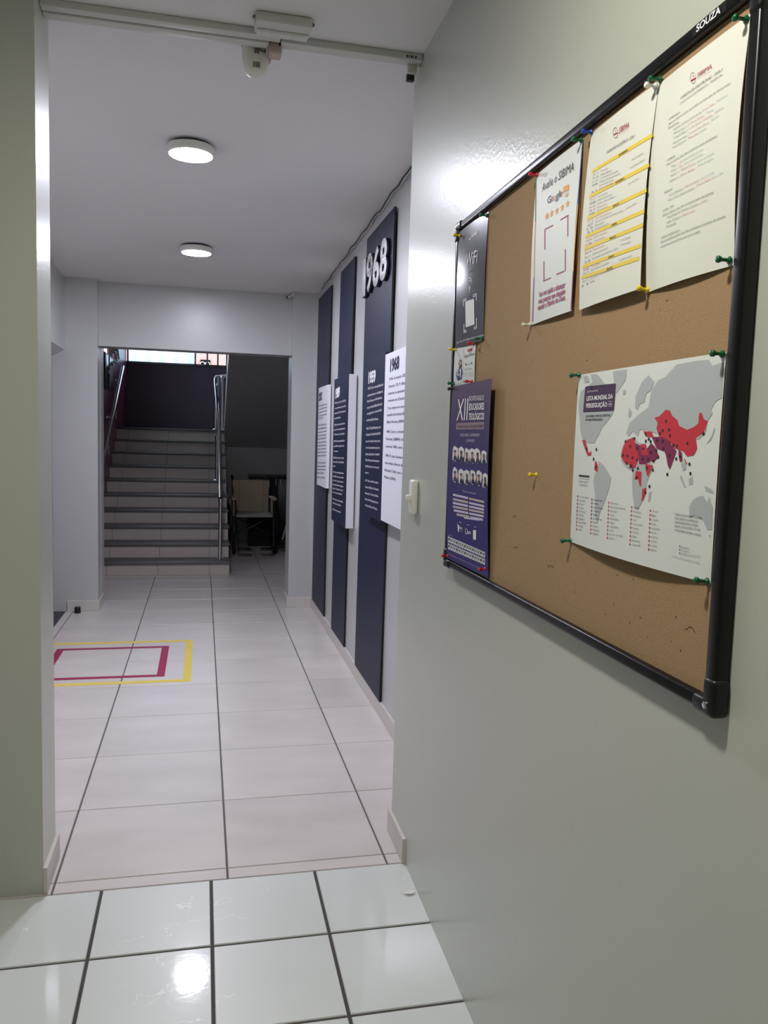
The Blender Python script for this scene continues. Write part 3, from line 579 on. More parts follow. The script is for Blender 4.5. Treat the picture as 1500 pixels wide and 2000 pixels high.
  ([(0.227,0.1072),(0.25,0.1084),(0.2484,0.084),(0.2263,0.0828)],'white',0),
  ([(0.1113,0.1154),(0.1349,0.1166),(0.1349,0.1152),(0.1114,0.114)],'lilac',0),
  ([(0.1784,0.1161),(0.2006,0.1172),(0.2005,0.1159),(0.1784,0.1147)],'lilac',0),
  ([(0.232,0.1166),(0.2531,0.1177),(0.253,0.1164),(0.2319,0.1153)],'lilac',0),
  ([(0.014,0.064),(0.0347,0.0642),(0.0347,0.0474),(0.014,0.0475)],'pale',0),
  ([(0.0186,0.0603),(0.0302,0.0604),(0.029,0.0524),(0.0186,0.0528)],'black',1),
  ([(0.0385,0.0639),(0.0588,0.064),(0.0587,0.0475),(0.0384,0.0475)],'pale',0),
  ([(0.0431,0.0602),(0.0543,0.0602),(0.0532,0.0523),(0.043,0.0528)],'grey',1),
  ([(0.0625,0.0637),(0.0824,0.0638),(0.0822,0.0475),(0.0624,0.0475)],'pale',0),
  ([(0.067,0.0601),(0.078,0.0601),(0.0768,0.0523),(0.0669,0.0527)],'grey',1),
  ([(0.0861,0.0636),(0.1056,0.0637),(0.1053,0.0475),(0.0858,0.0475)],'pale',0),
  ([(0.0904,0.06),(0.1012,0.06),(0.1,0.0523),(0.0903,0.0527)],'black',1),
  ([(0.1091,0.0634),(0.1282,0.0636),(0.1279,0.0475),(0.1088,0.0475)],'pale',0),
  ([(0.1133,0.0598),(0.1239,0.0599),(0.1227,0.0522),(0.1132,0.0526)],'grey',1),
  ([(0.1317,0.0633),(0.1504,0.0634),(0.15,0.0475),(0.1313,0.0475)],'pale',0),
  ([(0.1358,0.0597),(0.1462,0.0598),(0.145,0.0522),(0.1356,0.0526)],'grey',1),
  ([(0.1538,0.0631),(0.1722,0.0633),(0.1717,0.0475),(0.1534,0.0475)],'pale',0),
  ([(0.1578,0.0596),(0.168,0.0597),(0.1668,0.0521),(0.1577,0.0525)],'black',1),
  ([(0.1755,0.063),(0.1935,0.0631),(0.193,0.0475),(0.1751,0.0476)],'pale',0),
  ([(0.1794,0.0595),(0.1895,0.0596),(0.1882,0.0521),(0.1792,0.0525)],'grey',1),
  ([(0.1968,0.0629),(0.2145,0.063),(0.2139,0.0475),(0.1963,0.0476)],'pale',0),
  ([(0.2006,0.0594),(0.2104,0.0595),(0.2092,0.0521),(0.2004,0.0524)],'grey',1),
  ([(0.2177,0.0627),(0.235,0.0629),(0.2344,0.0475),(0.2171,0.0476)],'pale',0),
  ([(0.2214,0.0593),(0.231,0.0594),(0.2298,0.052),(0.2212,0.0524)],'black',1),
  ([(0.2381,0.0626),(0.2551,0.0627),(0.2545,0.0475),(0.2375,0.0476)],'pale',0),
  ([(0.2418,0.0592),(0.2512,0.0593),(0.25,0.052),(0.2415,0.0524)],'grey',1),
  ([(0.2582,0.0625),(0.2749,0.0626),(0.2742,0.0475),(0.2576,0.0476)],'pale',0),
  ([(0.2618,0.0591),(0.2711,0.0592),(0.2698,0.052),(0.2615,0.0523)],'grey',1),
  ([(0.2779,0.0623),(0.2943,0.0625),(0.2936,0.0475),(0.2772,0.0476)],'pale',0),
  ([(0.2814,0.059),(0.2905,0.0591),(0.2893,0.0519),(0.2811,0.0523)],'black',1),
  ([(0.2972,0.0622),(0.3133,0.0623),(0.3126,0.0475),(0.2965,0.0476)],'pale',0),
  ([(0.3007,0.0589),(0.3096,0.059),(0.3084,0.0519),(0.3004,0.0523)],'grey',1),
  ([(0.014,0.0439),(0.0347,0.0442),(0.0346,0.0275),(0.0139,0.0274)],'pale',0),
  ([(0.0186,0.0403),(0.0301,0.0404),(0.0289,0.0324),(0.0186,0.0327)],'black',1),
  ([(0.0384,0.044),(0.0587,0.0443),(0.0585,0.0277),(0.0383,0.0276)],'pale',0),
  ([(0.0429,0.0403),(0.0542,0.0405),(0.053,0.0325),(0.0429,0.0329)],'grey',1),
  ([(0.0624,0.044),(0.0822,0.0443),(0.0819,0.0279),(0.0621,0.0278)],'pale',0),
  ([(0.0667,0.0404),(0.0778,0.0406),(0.0765,0.0327),(0.0666,0.033)],'grey',1),
  ([(0.0858,0.044),(0.1052,0.0443),(0.1049,0.0281),(0.0855,0.028)],'pale',0),
  ([(0.0901,0.0405),(0.1009,0.0406),(0.0996,0.0328),(0.09,0.0332)],'black',1),
  ([(0.1088,0.0441),(0.1278,0.0444),(0.1274,0.0282),(0.1084,0.0282)],'pale',0),
  ([(0.1129,0.0405),(0.1235,0.0407),(0.1223,0.033),(0.1128,0.0333)],'grey',1),
  ([(0.1313,0.0441),(0.1499,0.0444),(0.1495,0.0284),(0.1309,0.0284)],'pale',0),
  ([(0.1354,0.0406),(0.1457,0.0408),(0.1445,0.0331),(0.1352,0.0334)],'grey',1),
  ([(0.1533,0.0442),(0.1716,0.0444),(0.1711,0.0286),(0.1529,0.0285)],'pale',0),
  ([(0.1573,0.0407),(0.1675,0.0408),(0.1662,0.0332),(0.1571,0.0336)],'black',1),
  ([(0.175,0.0442),(0.1929,0.0445),(0.1924,0.0288),(0.1744,0.0287)],'pale',0),
  ([(0.1789,0.0407),(0.1888,0.0409),(0.1876,0.0334),(0.1786,0.0337)],'grey',1),
  ([(0.1962,0.0442),(0.2138,0.0445),(0.2132,0.0289),(0.1956,0.0289)],'pale',0),
  ([(0.2,0.0408),(0.2098,0.0409),(0.2085,0.0335),(0.1997,0.0338)],'grey',1),
  ([(0.217,0.0443),(0.2343,0.0445),(0.2336,0.0291),(0.2164,0.0291)],'pale',0),
  ([(0.2207,0.0409),(0.2303,0.041),(0.229,0.0336),(0.2204,0.0339)],'black',1),
  ([(0.2374,0.0443),(0.2544,0.0446),(0.2537,0.0293),(0.2367,0.0292)],'pale',0),
  ([(0.241,0.0409),(0.2505,0.0411),(0.2492,0.0338),(0.2407,0.0341)],'grey',1),
  ([(0.2574,0.0443),(0.2741,0.0446),(0.2733,0.0294),(0.2567,0.0294)],'pale',0),
  ([(0.261,0.041),(0.2702,0.0411),(0.269,0.0339),(0.2607,0.0342)],'grey',1),
  ([(0.2771,0.0444),(0.2934,0.0446),(0.2926,0.0296),(0.2763,0.0295)],'pale',0),
  ([(0.2806,0.0411),(0.2896,0.0412),(0.2884,0.034),(0.2802,0.0343)],'black',1),
  ([(0.2964,0.0444),(0.3124,0.0447),(0.3116,0.0298),(0.2956,0.0297)],'pale',0),
  ([(0.2998,0.0411),(0.3087,0.0412),(0.3074,0.0341),(0.2994,0.0344)],'grey',1),
 ]),
 'rating': ([
  ('Avalie o SIBIMA', 0.0412, 0.2684, 0.1517, -0.0023, 0.0172, 'ink', 0),
  ('G', 0.0769, 0.2346, 0.0183, -0.0011, 0.0144, 'blue', 0),
  ('o', 0.0952, 0.2335, 0.0111, -0.0004, 0.0143, 'redink', 0),
  ('o', 0.1075, 0.2323, 0.0108, -0.0004, 0.0142, 'orange', 0),
  ('g', 0.1194, 0.2316, 0.0137, -0.0008, 0.0141, 'blue', 0),
  ('l', 0.1341, 0.231, 0.004, 0.0001, 0.0139, 'green', 0),
  ('e', 0.1387, 0.231, 0.0115, -0.0003, 0.0139, 'redink', 0),
  ('Isso nos ajuda a alcançar', 0.0568, 0.0521, 0.1308, -0.0025, 0.0105, 'magenta', 1),
  ('mais pessoas que desejam', 0.0523, 0.0386, 0.1372, -0.0014, 0.01, 'magenta', 1),
  ('estudar a Palavra de Deus.', 0.0489, 0.0255, 0.1424, 0.0, 0.0105, 'magenta', 1),
 ], [
  ([(0.1514,0.2469),(0.1756,0.2455),(0.1775,0.2363),(0.1532,0.2381)],'orange',0),
  ([(0.1556,0.2332),(0.1782,0.233),(0.1799,0.2243),(0.1572,0.2255)],'pale',0),
  ([(0.1509,0.2418),(0.1767,0.2402),(0.178,0.2341),(0.1522,0.2356)],'orange',1),
  ([(0.1659,0.2303),(0.1741,0.2301),(0.1756,0.2224),(0.1673,0.2231)],'orange',1),
  ([(0.0765,0.2194),(0.0749,0.2134),(0.0664,0.2136),(0.074,0.2091),(0.0727,0.203),(0.079,0.2062),(0.0865,0.2024),(0.0829,0.2087),(0.0887,0.2124),(0.0804,0.2132)],'orange',0),
  ([(0.1016,0.2182),(0.1001,0.2123),(0.0921,0.2124),(0.0993,0.2081),(0.0981,0.202),(0.104,0.2052),(0.1112,0.2015),(0.1078,0.2077),(0.1133,0.2114),(0.1054,0.2121)],'orange',0),
  ([(0.1277,0.2162),(0.1263,0.2104),(0.1188,0.2104),(0.1256,0.2062),(0.1245,0.2002),(0.1301,0.2034),(0.1368,0.1998),(0.1336,0.2059),(0.1388,0.2096),(0.1313,0.2102)],'orange',0),
  ([(0.1521,0.216),(0.1509,0.2103),(0.1437,0.2102),(0.1502,0.2061),(0.1492,0.2002),(0.1545,0.2034),(0.1609,0.1999),(0.1578,0.2059),(0.1627,0.2095),(0.1556,0.2101)],'orange',0),
  ([(0.1752,0.2168),(0.1741,0.2111),(0.1672,0.211),(0.1735,0.207),(0.1725,0.2012),(0.1776,0.2044),(0.1838,0.2009),(0.1807,0.2068),(0.1854,0.2105),(0.1786,0.211)],'orange',0),
  ([(0.072,0.186),(0.1154,0.1841),(0.1158,0.1818),(0.0724,0.1837)],'magenta',0),
  ([(0.0703,0.1853),(0.0753,0.1841),(0.0814,0.1424),(0.0765,0.1435)],'magenta',0),
  ([(0.1496,0.1856),(0.1856,0.1858),(0.186,0.1836),(0.15,0.1834)],'magenta',0),
  ([(0.1805,0.185),(0.1845,0.184),(0.1907,0.1434),(0.1868,0.1443)],'magenta',0),
  ([(0.1785,0.1224),(0.1825,0.1215),(0.187,0.0792),(0.183,0.08)],'magenta',0),
  ([(0.1442,0.0821),(0.1799,0.0816),(0.1801,0.0795),(0.1444,0.0799)],'magenta',0),
  ([(0.0738,0.1209),(0.0787,0.1198),(0.0824,0.0794),(0.0775,0.0803)],'magenta',0),
  ([(0.0761,0.0816),(0.1172,0.0807),(0.1173,0.0785),(0.0763,0.0794)],'magenta',0),
  ([(-0.0053,0.3096),(0.0001,0.3093),(0.0172,0.2145),(0.0118,0.2154)],'green',0),
  ([(0.0118,0.2154),(0.0172,0.2145),(0.0236,0.0969),(0.0182,0.0975)],'orange',0),
  ([(0.0182,0.0975),(0.0236,0.0969),(0.0199,0.0056),(0.0129,0.0061)],'magenta',0),
  ([(0.2155,0.3096),(0.2189,0.31),(0.2255,0.1946),(0.2217,0.1948)],'blue',0),
  ([(0.2217,0.1948),(0.2255,0.1946),(0.2219,0.0725),(0.2181,0.0729)],'orange',0),
  ([(0.2181,0.0729),(0.2219,0.0725),(0.2183,0.0018),(0.2144,0.0019)],'magenta',0),
 ]),
 'calendar': ([
  ('SIBIMA', 0.119, 0.2753, 0.0337, -0.0025, 0.01, 'redink', 0),
  ('CALENDÁRIO ACADÊMICO - 2026.1', 0.0806, 0.2542, 0.0949, -0.0046, 0.0049, 'ink', 0),
  ('JANEIRO', 0.1292, 0.2341, 0.0296, -0.0008, 0.0033, 'ink', 1),
  ('FEVEREIRO', 0.1289, 0.1896, 0.0299, -0.0011, 0.0032, 'ink', 1),
  ('MARÇO', 0.1275, 0.1517, 0.0204, -0.0008, 0.0032, 'ink', 1),
  ('ABRIL', 0.1257, 0.1205, 0.0205, -0.0008, 0.0032, 'ink', 1),
  ('MAIO', 0.1234, 0.0995, 0.0206, -0.0008, 0.0032, 'ink', 1),
  ('JUNHO', 0.12, 0.0689, 0.0208, -0.0008, 0.0031, 'ink', 1),
  ('JULHO', 0.1164, 0.05, 0.0208, -0.0007, 0.0032, 'ink', 1),
  ('Início das aulas', 0.0662, 0.2285, 0.0269, -0.0036, 0.003, 'grey', 0),
  ('13 a 17', 0.0328, 0.2323, 0.0245, -0.0034, 0.0032, 'grey', 0),
  ('Semana pedagógica', 0.0661, 0.2223, 0.0417, -0.0052, 0.0031, 'grey', 0),
  ('19 e 20', 0.0327, 0.226, 0.0245, -0.0032, 0.0032, 'grey', 0),
  ('1ª e 2ª semana de matrícula', 0.066, 0.2162, 0.0675, -0.008, 0.0031, 'grey', 0),
  ('21 a 24', 0.0325, 0.2198, 0.0246, -0.0032, 0.0031, 'grey', 0),
  ('Reunião de coordenação e docentes', 0.0658, 0.2101, 0.0769, -0.0087, 0.003, 'grey', 0),
  ('26', 0.0323, 0.2136, 0.0246, -0.0031, 0.0031, 'grey', 0),
  ('Início das disciplinas modulares', 0.0656, 0.204, 0.0567, -0.0063, 0.003, 'grey', 0),
  ('Encontro com alunos', 0.0654, 0.1979, 0.0558, -0.006, 0.003, 'grey', 0),
  ('31', 0.0318, 0.2011, 0.0246, -0.0029, 0.0031, 'grey', 0),
  ('Início do semestre', 0.0648, 0.1855, 0.0372, -0.0038, 0.003, 'grey', 0),
  ('02 a 07', 0.0311, 0.1884, 0.0247, -0.0027, 0.0031, 'grey', 0),
  ('Período de matrícula tardia', 0.0645, 0.1793, 0.0541, -0.0051, 0.003, 'grey', 0),
  ('09', 0.0307, 0.1821, 0.0248, -0.0026, 0.0031, 'grey', 0),
  ('Carnaval - recesso acadêmico', 0.0641, 0.1732, 0.0681, -0.0061, 0.003, 'grey', 0),
  ('16 a 18', 0.0303, 0.1758, 0.0247, -0.0025, 0.0031, 'grey', 0),
  ('Entrega de planos', 0.0636, 0.167, 0.0407, -0.0036, 0.003, 'pink', 0),
  ('21', 0.0298, 0.1695, 0.0248, -0.0024, 0.0031, 'pink', 0),
  ('Chapel de abertura', 0.0631, 0.1608, 0.0444, -0.0037, 0.003, 'grey', 0),
  ('28', 0.0292, 0.1632, 0.0248, -0.0023, 0.0031, 'grey', 0),
  ('Semana Teológica do Seminário', 0.062, 0.1487, 0.0603, -0.0045, 0.0029, 'pink', 0),
  ('03 a 05', 0.0278, 0.1508, 0.025, -0.0021, 0.003, 'pink', 0),
  ('Encontro de oração dos alunos e casais', 0.0617, 0.1426, 0.1001, -0.0066, 0.0029, 'grey', 0),
  ('07', 0.0275, 0.1446, 0.025, -0.002, 0.003, 'grey', 0),
  ('Aula inaugural', 0.0614, 0.1365, 0.0354, -0.0024, 0.003, 'grey', 0),
  ('14', 0.0271, 0.1384, 0.0251, -0.0019, 0.003, 'grey', 0),
  ('Avaliação parcial', 0.061, 0.1305, 0.0532, -0.0034, 0.0029, 'grey', 0),
  ('21', 0.0267, 0.1322, 0.0251, -0.0018, 0.003, 'grey', 0),
  ('Recesso da Páscoa', 0.0603, 0.117, 0.0516, -0.0028, 0.003, 'pink', 0),
  ('02', 0.0258, 0.1185, 0.0252, -0.0016, 0.003, 'pink', 0),
  ('Chapel especial', 0.0595, 0.1099, 0.043, -0.0022, 0.003, 'pink', 0),
  ('18', 0.0249, 0.1112, 0.0253, -0.0015, 0.003, 'pink', 0),
  ('Feriado nacional', 0.0577, 0.0957, 0.0455, -0.0019, 0.003, 'pink', 0),
  ('01', 0.0229, 0.0967, 0.0254, -0.0012, 0.003, 'pink', 0),
  ('Avaliação institucional', 0.0567, 0.0881, 0.0604, -0.0021, 0.0029, 'grey', 0),
  ('09 a 15', 0.0218, 0.0889, 0.0255, -0.0011, 0.003, 'grey', 0),
  ('Encerramento das disciplinas e notas', 0.0557, 0.0804, 0.0976, -0.0025, 0.003, 'grey', 0),
  ('23', 0.0206, 0.0811, 0.0256, -0.001, 0.003, 'grey', 0),
  ('Provas finais', 0.0532, 0.0676, 0.0373, -0.0009, 0.0029, 'pink', 0),
  ('06', 0.0179, 0.068, 0.0258, -0.0008, 0.003, 'pink', 0),
  ('Banca de defesas de monografias', 0.0523, 0.0614, 0.0711, -0.0012, 0.0029, 'grey', 0),
  ('13 a 19', 0.0168, 0.0617, 0.0259, -0.0008, 0.0029, 'grey', 0),
  ('Formatura e encerramento', 0.0504, 0.0479, 0.0897, -0.0006, 0.003, 'grey', 0),
  ('04 a 10', 0.0146, 0.0479, 0.0261, -0.0005, 0.003, 'grey', 0),
  ('Férias', 0.0497, 0.0407, 0.0195, -0.0002, 0.0029, 'grey', 0),
  ('11', 0.0138, 0.0405, 0.0262, -0.0004, 0.003, 'grey', 0),
  ('Profª Virginia', 0.1764, 0.2119, 0.0335, 0.0005, 0.0028, 'grey', 0),
  ('Profª Daniela Damaso', 0.1756, 0.2, 0.0419, 0.0005, 0.0028, 'grey', 0),
  ('Rev. João Marcos', 0.1745, 0.1748, 0.0315, 0.0007, 0.0027, 'grey', 0),
  ('- Semana Oficial', 0.1688, 0.1366, 0.0347, 0.0002, 0.0028, 'grey', 0),
  ('Prof. Gabriel', 0.1632, 0.0882, 0.0294, -0.0015, 0.0027, 'grey', 0),
  ('Programação', 0.1625, 0.0812, 0.0323, -0.0024, 0.0028, 'grey', 0),
  ('Prof. Marcos e Sarah', 0.1596, 0.0561, 0.04, -0.0003, 0.0027, 'grey', 0),
 ], [
  ([(0.1158,0.2773),(0.1137,0.282),(0.1127,0.2818),(0.1146,0.2777)],'taupe',1),
  ([(0.1137,0.282),(0.1099,0.2865),(0.1094,0.2858),(0.1127,0.2818)],'taupe',1),
  ([(0.1099,0.2865),(0.1053,0.2899),(0.1053,0.2888),(0.1094,0.2858)],'taupe',1),
  ([(0.1053,0.2899),(0.1007,0.2915),(0.1013,0.2902),(0.1053,0.2888)],'taupe',1),
  ([(0.1007,0.2915),(0.097,0.2911),(0.0981,0.2898),(0.1013,0.2902)],'taupe',1),
  ([(0.097,0.2911),(0.0951,0.2886),(0.0965,0.2876),(0.0981,0.2898)],'taupe',1),
  ([(0.0951,0.2886),(0.0953,0.2846),(0.0966,0.2841),(0.0965,0.2876)],'taupe',1),
  ([(0.0953,0.2846),(0.0976,0.2798),(0.0986,0.2799),(0.0966,0.2841)],'taupe',1),
  ([(0.0976,0.2798),(0.1014,0.2753),(0.102,0.276),(0.0986,0.2799)],'taupe',1),
  ([(0.1014,0.2753),(0.1061,0.2719),(0.1061,0.273),(0.102,0.276)],'taupe',1),
  ([(0.1061,0.2719),(0.1107,0.2703),(0.1101,0.2716),(0.1061,0.273)],'taupe',1),
  ([(0.1107,0.2703),(0.1142,0.2708),(0.1131,0.2721),(0.1101,0.2716)],'taupe',1),
  ([(0.1142,0.2708),(0.116,0.2733),(0.1147,0.2743),(0.1131,0.2721)],'taupe',1),
  ([(0.116,0.2733),(0.1158,0.2773),(0.1146,0.2777),(0.1147,0.2743)],'taupe',1),
  ([(0.0991,0.281),(0.1135,0.279),(0.114,0.277),(0.0997,0.2788)],'redink',2),
  ([(0.1031,0.286),(0.1056,0.2869),(0.108,0.2824),(0.1049,0.2824)],'orange',2),
  ([(0.1205,0.2724),(0.1534,0.27),(0.1535,0.2697),(0.1207,0.272)],'pink',0),
  ([(0.0258,0.2444),(0.1401,0.2387),(0.23,0.237),(0.2316,0.2305),(0.1417,0.2322),(0.0275,0.2381)],'yellow',0),
  ([(0.0246,0.2003),(0.1401,0.194),(0.2309,0.1914),(0.2322,0.185),(0.1414,0.1876),(0.026,0.1941)],'yellow',0),
  ([(0.0219,0.1623),(0.139,0.1561),(0.2308,0.1534),(0.2319,0.1471),(0.1401,0.1497),(0.023,0.1562)],'yellow',0),
  ([(0.0202,0.131),(0.1374,0.1248),(0.2293,0.1221),(0.2302,0.1158),(0.1383,0.1185),(0.021,0.1249)],'yellow',0),
  ([(0.0175,0.1097),(0.1354,0.1038),(0.2276,0.1012),(0.2283,0.0949),(0.1361,0.0975),(0.0181,0.1037)],'yellow',0),
  ([(0.0129,0.0792),(0.1322,0.0732),(0.2252,0.0702),(0.2258,0.064),(0.1327,0.0669),(0.0134,0.0732)],'yellow',0),
  ([(0.0097,0.0601),(0.1287,0.0544),(0.2214,0.0515),(0.2219,0.0453),(0.1291,0.0481),(0.0101,0.0541)],'yellow',0),
 ]),
 'courses': ([
  ('SIBIMA', 0.115, 0.28, 0.0339, -0.0015, 0.0064, 'redink', 0),
  ('OFERTA DE DISCIPLINAS - 2026.1', 0.0769, 0.265, 0.0972, -0.0005, 0.0036, 'ink', 0),
  ('CURSO TEOLOGIA PRESENCIAL - PRESENCIAL', 0.0762, 0.2575, 0.0999, 0.0004, 0.0028, 'grey', 0),
  ('LIDERANÇA', 0.0495, 0.2458, 0.0301, -0.0012, 0.0026, 'ink', 0),
  ('(Recomendadas ao alunos matriculados ou alunos que não fizeram antes)', 0.0507, 0.2382, 0.1444, 0.0008, 0.0026, 'ink', 0),
  ('Disciplinas:', 0.0508, 0.2322, 0.0294, -0.0013, 0.0026, 'ink', 0),
  ('Fundamentos da Liderança Cristã Pr. Da Silva -', 0.0667, 0.2248, 0.0715, -0.0012, 0.0025, 'grey', 0),
  ('Gerson Tadeu -', 0.1396, 0.2245, 0.0272, 0.0002, 0.0024, 'pink', 0),
  ('Segunda noite', 0.1699, 0.2257, 0.022, -0.0001, 0.0023, 'sky', 0),
  ('Administração 1 -', 0.0676, 0.2186, 0.0365, -0.0021, 0.0025, 'grey', 0),
  ('Pr. Marcos Oliveira -', 0.1061, 0.2177, 0.0396, -0.0014, 0.0024, 'pink', 0),
  ('Terça', 0.1484, 0.218, 0.015, -0.0008, 0.0024, 'sky', 0),
  ('Teologia do Antigo 2 -', 0.0685, 0.2117, 0.0382, -0.0018, 0.0025, 'grey', 0),
  ('Pr. Davi Almeida - Samuel Reis', 0.1096, 0.2108, 0.0543, -0.0008, 0.0024, 'pink', 0),
  ('Quarta', 0.1681, 0.2112, 0.0178, 0.0005, 0.0023, 'sky', 0),
  ('Hermenêutica Prática -', 0.0688, 0.2041, 0.0393, -0.0018, 0.0025, 'grey', 0),
  ('Pr. Lucas Nunes Barros', 0.1112, 0.2036, 0.0461, -0.0009, 0.0024, 'pink', 0),
  ('Quinta', 0.1613, 0.2038, 0.0164, 0.0005, 0.0023, 'sky', 0),
  ('Panorama do AT -', 0.0692, 0.1981, 0.0382, -0.0017, 0.0025, 'grey', 0),
  ('Marco Reis', 0.1106, 0.1972, 0.0249, -0.0012, 0.0024, 'pink', 0),
  ('Sexta', 0.1374, 0.1968, 0.0143, 0.0, 0.0023, 'sky', 0),
  ('CURSOS', 0.0557, 0.1838, 0.022, -0.0005, 0.0026, 'ink', 0),
  ('(Para os alunos que não concluíram essas disciplinas)', 0.0558, 0.1771, 0.1222, 0.0002, 0.0027, 'ink', 0),
  ('Grego 1 -', 0.0694, 0.1703, 0.0195, -0.0008, 0.0025, 'grey', 0),
  ('Inês', 0.0925, 0.1693, 0.0079, 0.0002, 0.0025, 'pink', 0),
  ('Noite de segunda-feira', 0.103, 0.1698, 0.0461, 0.0001, 0.0024, 'sky', 0),
  ('Grego 2 -', 0.0703, 0.1637, 0.0195, -0.0004, 0.0024, 'grey', 0),
  ('Inês', 0.0924, 0.1636, 0.008, -0.0001, 0.0024, 'pink', 0),
  ('Noite de terça-feira', 0.1048, 0.1634, 0.0451, -0.0002, 0.0024, 'sky', 0),
  ('Hebraico 1 -', 0.0699, 0.1571, 0.0261, -0.0004, 0.0025, 'grey', 0),
  ('Rebeca Moraes -', 0.0986, 0.1571, 0.0384, -0.0013, 0.0024, 'pink', 0),
  ('Noite de quarta', 0.138, 0.1559, 0.0357, 0.001, 0.0023, 'sky', 0),
  ('Hebraico 2 -', 0.0688, 0.1495, 0.0267, -0.0003, 0.0026, 'grey', 0),
  ('Rebeca Moraes -', 0.0978, 0.1496, 0.0384, -0.0011, 0.0025, 'pink', 0),
  ('Noite de quinta', 0.1402, 0.1502, 0.0329, -0.0004, 0.0024, 'sky', 0),
  ('MÓDULO', 0.0549, 0.1371, 0.0228, -0.0003, 0.0026, 'ink', 0),
  ('Livros Históricos -', 0.0688, 0.1296, 0.0407, -0.001, 0.0026, 'grey', 0),
  ('Roberto Souza', 0.1113, 0.1296, 0.0331, -0.0002, 0.0025, 'pink', 0),
  ('19 a 23 de maio', 0.1493, 0.1292, 0.0275, 0.0013, 0.0024, 'sky', 0),
  ('Ética Cristã e Espiritualidade -', 0.0683, 0.1227, 0.0692, -0.0013, 0.0025, 'grey', 0),
  ('Marcos Paulo', 0.1401, 0.1232, 0.029, 0.0003, 0.0024, 'pink', 0),
  ('25 a 30', 0.1716, 0.1238, 0.0232, 0.0004, 0.0023, 'sky', 0),
  ('EXTRA - EAD', 0.0538, 0.1107, 0.0292, 0.0005, 0.0026, 'ink', 0),
  ('(Para os alunos que não cursaram essas disciplinas)', 0.0532, 0.1042, 0.1243, -0.0006, 0.0026, 'ink', 0),
  ('Metodologia do Trabalho Científico -', 0.0668, 0.098, 0.0836, -0.0013, 0.0026, 'grey', 0),
  ('Aldo', 0.1517, 0.0971, 0.013, 0.0001, 0.0024, 'pink', 0),
  ('Inglês Teológico -', 0.0664, 0.0912, 0.04, -0.0009, 0.0025, 'grey', 0),
  ('Raquel Souza', 0.1079, 0.0908, 0.0304, -0.0006, 0.0024, 'pink', 0),
  ('Monografia', 0.0658, 0.0851, 0.0257, -0.001, 0.0025, 'grey', 0),
  ('GRUPO DE ESTUDOS', 0.0506, 0.0721, 0.0505, -0.001, 0.0025, 'ink', 0),
  ('(Recomendado ao aluno que não completou os grupos de estudos', 0.0493, 0.066, 0.1545, -0.0004, 0.0026, 'ink', 0),
  ('semestrais que precisa de nova carga)', 0.0492, 0.0593, 0.1017, -0.001, 0.0025, 'ink', 0),
 ], [
  ([(0.1116,0.2808),(0.11,0.2849),(0.1094,0.2848),(0.1109,0.2811)],'taupe',1),
  ([(0.11,0.2849),(0.1071,0.2888),(0.1068,0.2884),(0.1094,0.2848)],'taupe',1),
  ([(0.1071,0.2888),(0.1036,0.2918),(0.1037,0.2911),(0.1068,0.2884)],'taupe',1),
  ([(0.1036,0.2918),(0.1002,0.2933),(0.1005,0.2924),(0.1037,0.2911)],'taupe',1),
  ([(0.1002,0.2933),(0.0974,0.2929),(0.098,0.2921),(0.1005,0.2924)],'taupe',1),
  ([(0.0974,0.2929),(0.0959,0.2908),(0.0967,0.2901),(0.098,0.2921)],'taupe',1),
  ([(0.0959,0.2908),(0.096,0.2873),(0.0968,0.287),(0.0967,0.2901)],'taupe',1),
  ([(0.096,0.2873),(0.0977,0.2831),(0.0983,0.2832),(0.0968,0.287)],'taupe',1),
  ([(0.0977,0.2831),(0.1006,0.2792),(0.1009,0.2796),(0.0983,0.2832)],'taupe',1),
  ([(0.1006,0.2792),(0.1041,0.2762),(0.1041,0.2769),(0.1009,0.2796)],'taupe',1),
  ([(0.1041,0.2762),(0.1076,0.2748),(0.1072,0.2757),(0.1041,0.2769)],'taupe',1),
  ([(0.1076,0.2748),(0.1103,0.2752),(0.1097,0.276),(0.1072,0.2757)],'taupe',1),
  ([(0.1103,0.2752),(0.1117,0.2774),(0.111,0.278),(0.1097,0.276)],'taupe',1),
  ([(0.1117,0.2774),(0.1116,0.2808),(0.1109,0.2811),(0.111,0.278)],'taupe',1),
  ([(0.0991,0.2829),(0.11,0.2821),(0.1118,0.2798),(0.0997,0.2805)],'redink',2),
  ([(0.1015,0.2885),(0.1034,0.2891),(0.1053,0.2853),(0.1029,0.2856)],'orange',2),
  ([(0.1163,0.2775),(0.1489,0.2755),(0.149,0.2752),(0.1163,0.2772)],'pink',0),
 ]),
 'worldmap': ([
  ('Portas Abertas', 0.0526, 0.2807, 0.0338, 0.0003, 0.0034, 'white', 0),
  ('LISTA MUNDIAL DA', 0.043, 0.2657, 0.1007, 0.0, 0.0078, 'white', 1),
  ('PERSEGUIÇÃO', 0.0428, 0.2529, 0.0832, -0.0005, 0.0078, 'white', 1),
  ('2026', 0.1304, 0.2548, 0.0135, 0.0002, 0.0032, 'white', 0),
  ('OS 50 PAÍSES ONDE OS CRISTÃOS', 0.0433, 0.2357, 0.0966, -0.0001, 0.0036, 'ink', 1),
  ('SÃO MAIS PERSEGUIDOS', 0.0432, 0.2293, 0.0702, -0.0005, 0.0037, 'ink', 1),
  ('• Extrema', 0.0291, 0.116, 0.045, 0.0012, 0.003, 'ink', 0),
  ('• Severa', 0.0288, 0.1095, 0.0428, 0.0013, 0.003, 'ink', 0),
  ('Coreia do Norte', 0.0384, 0.0882, 0.0412, 0.001, 0.0026, 'ink', 0),
  ('Somália', 0.0386, 0.0815, 0.0283, 0.0007, 0.0026, 'ink', 0),
  ('Iêmen', 0.0388, 0.0747, 0.0222, 0.0007, 0.0026, 'ink', 0),
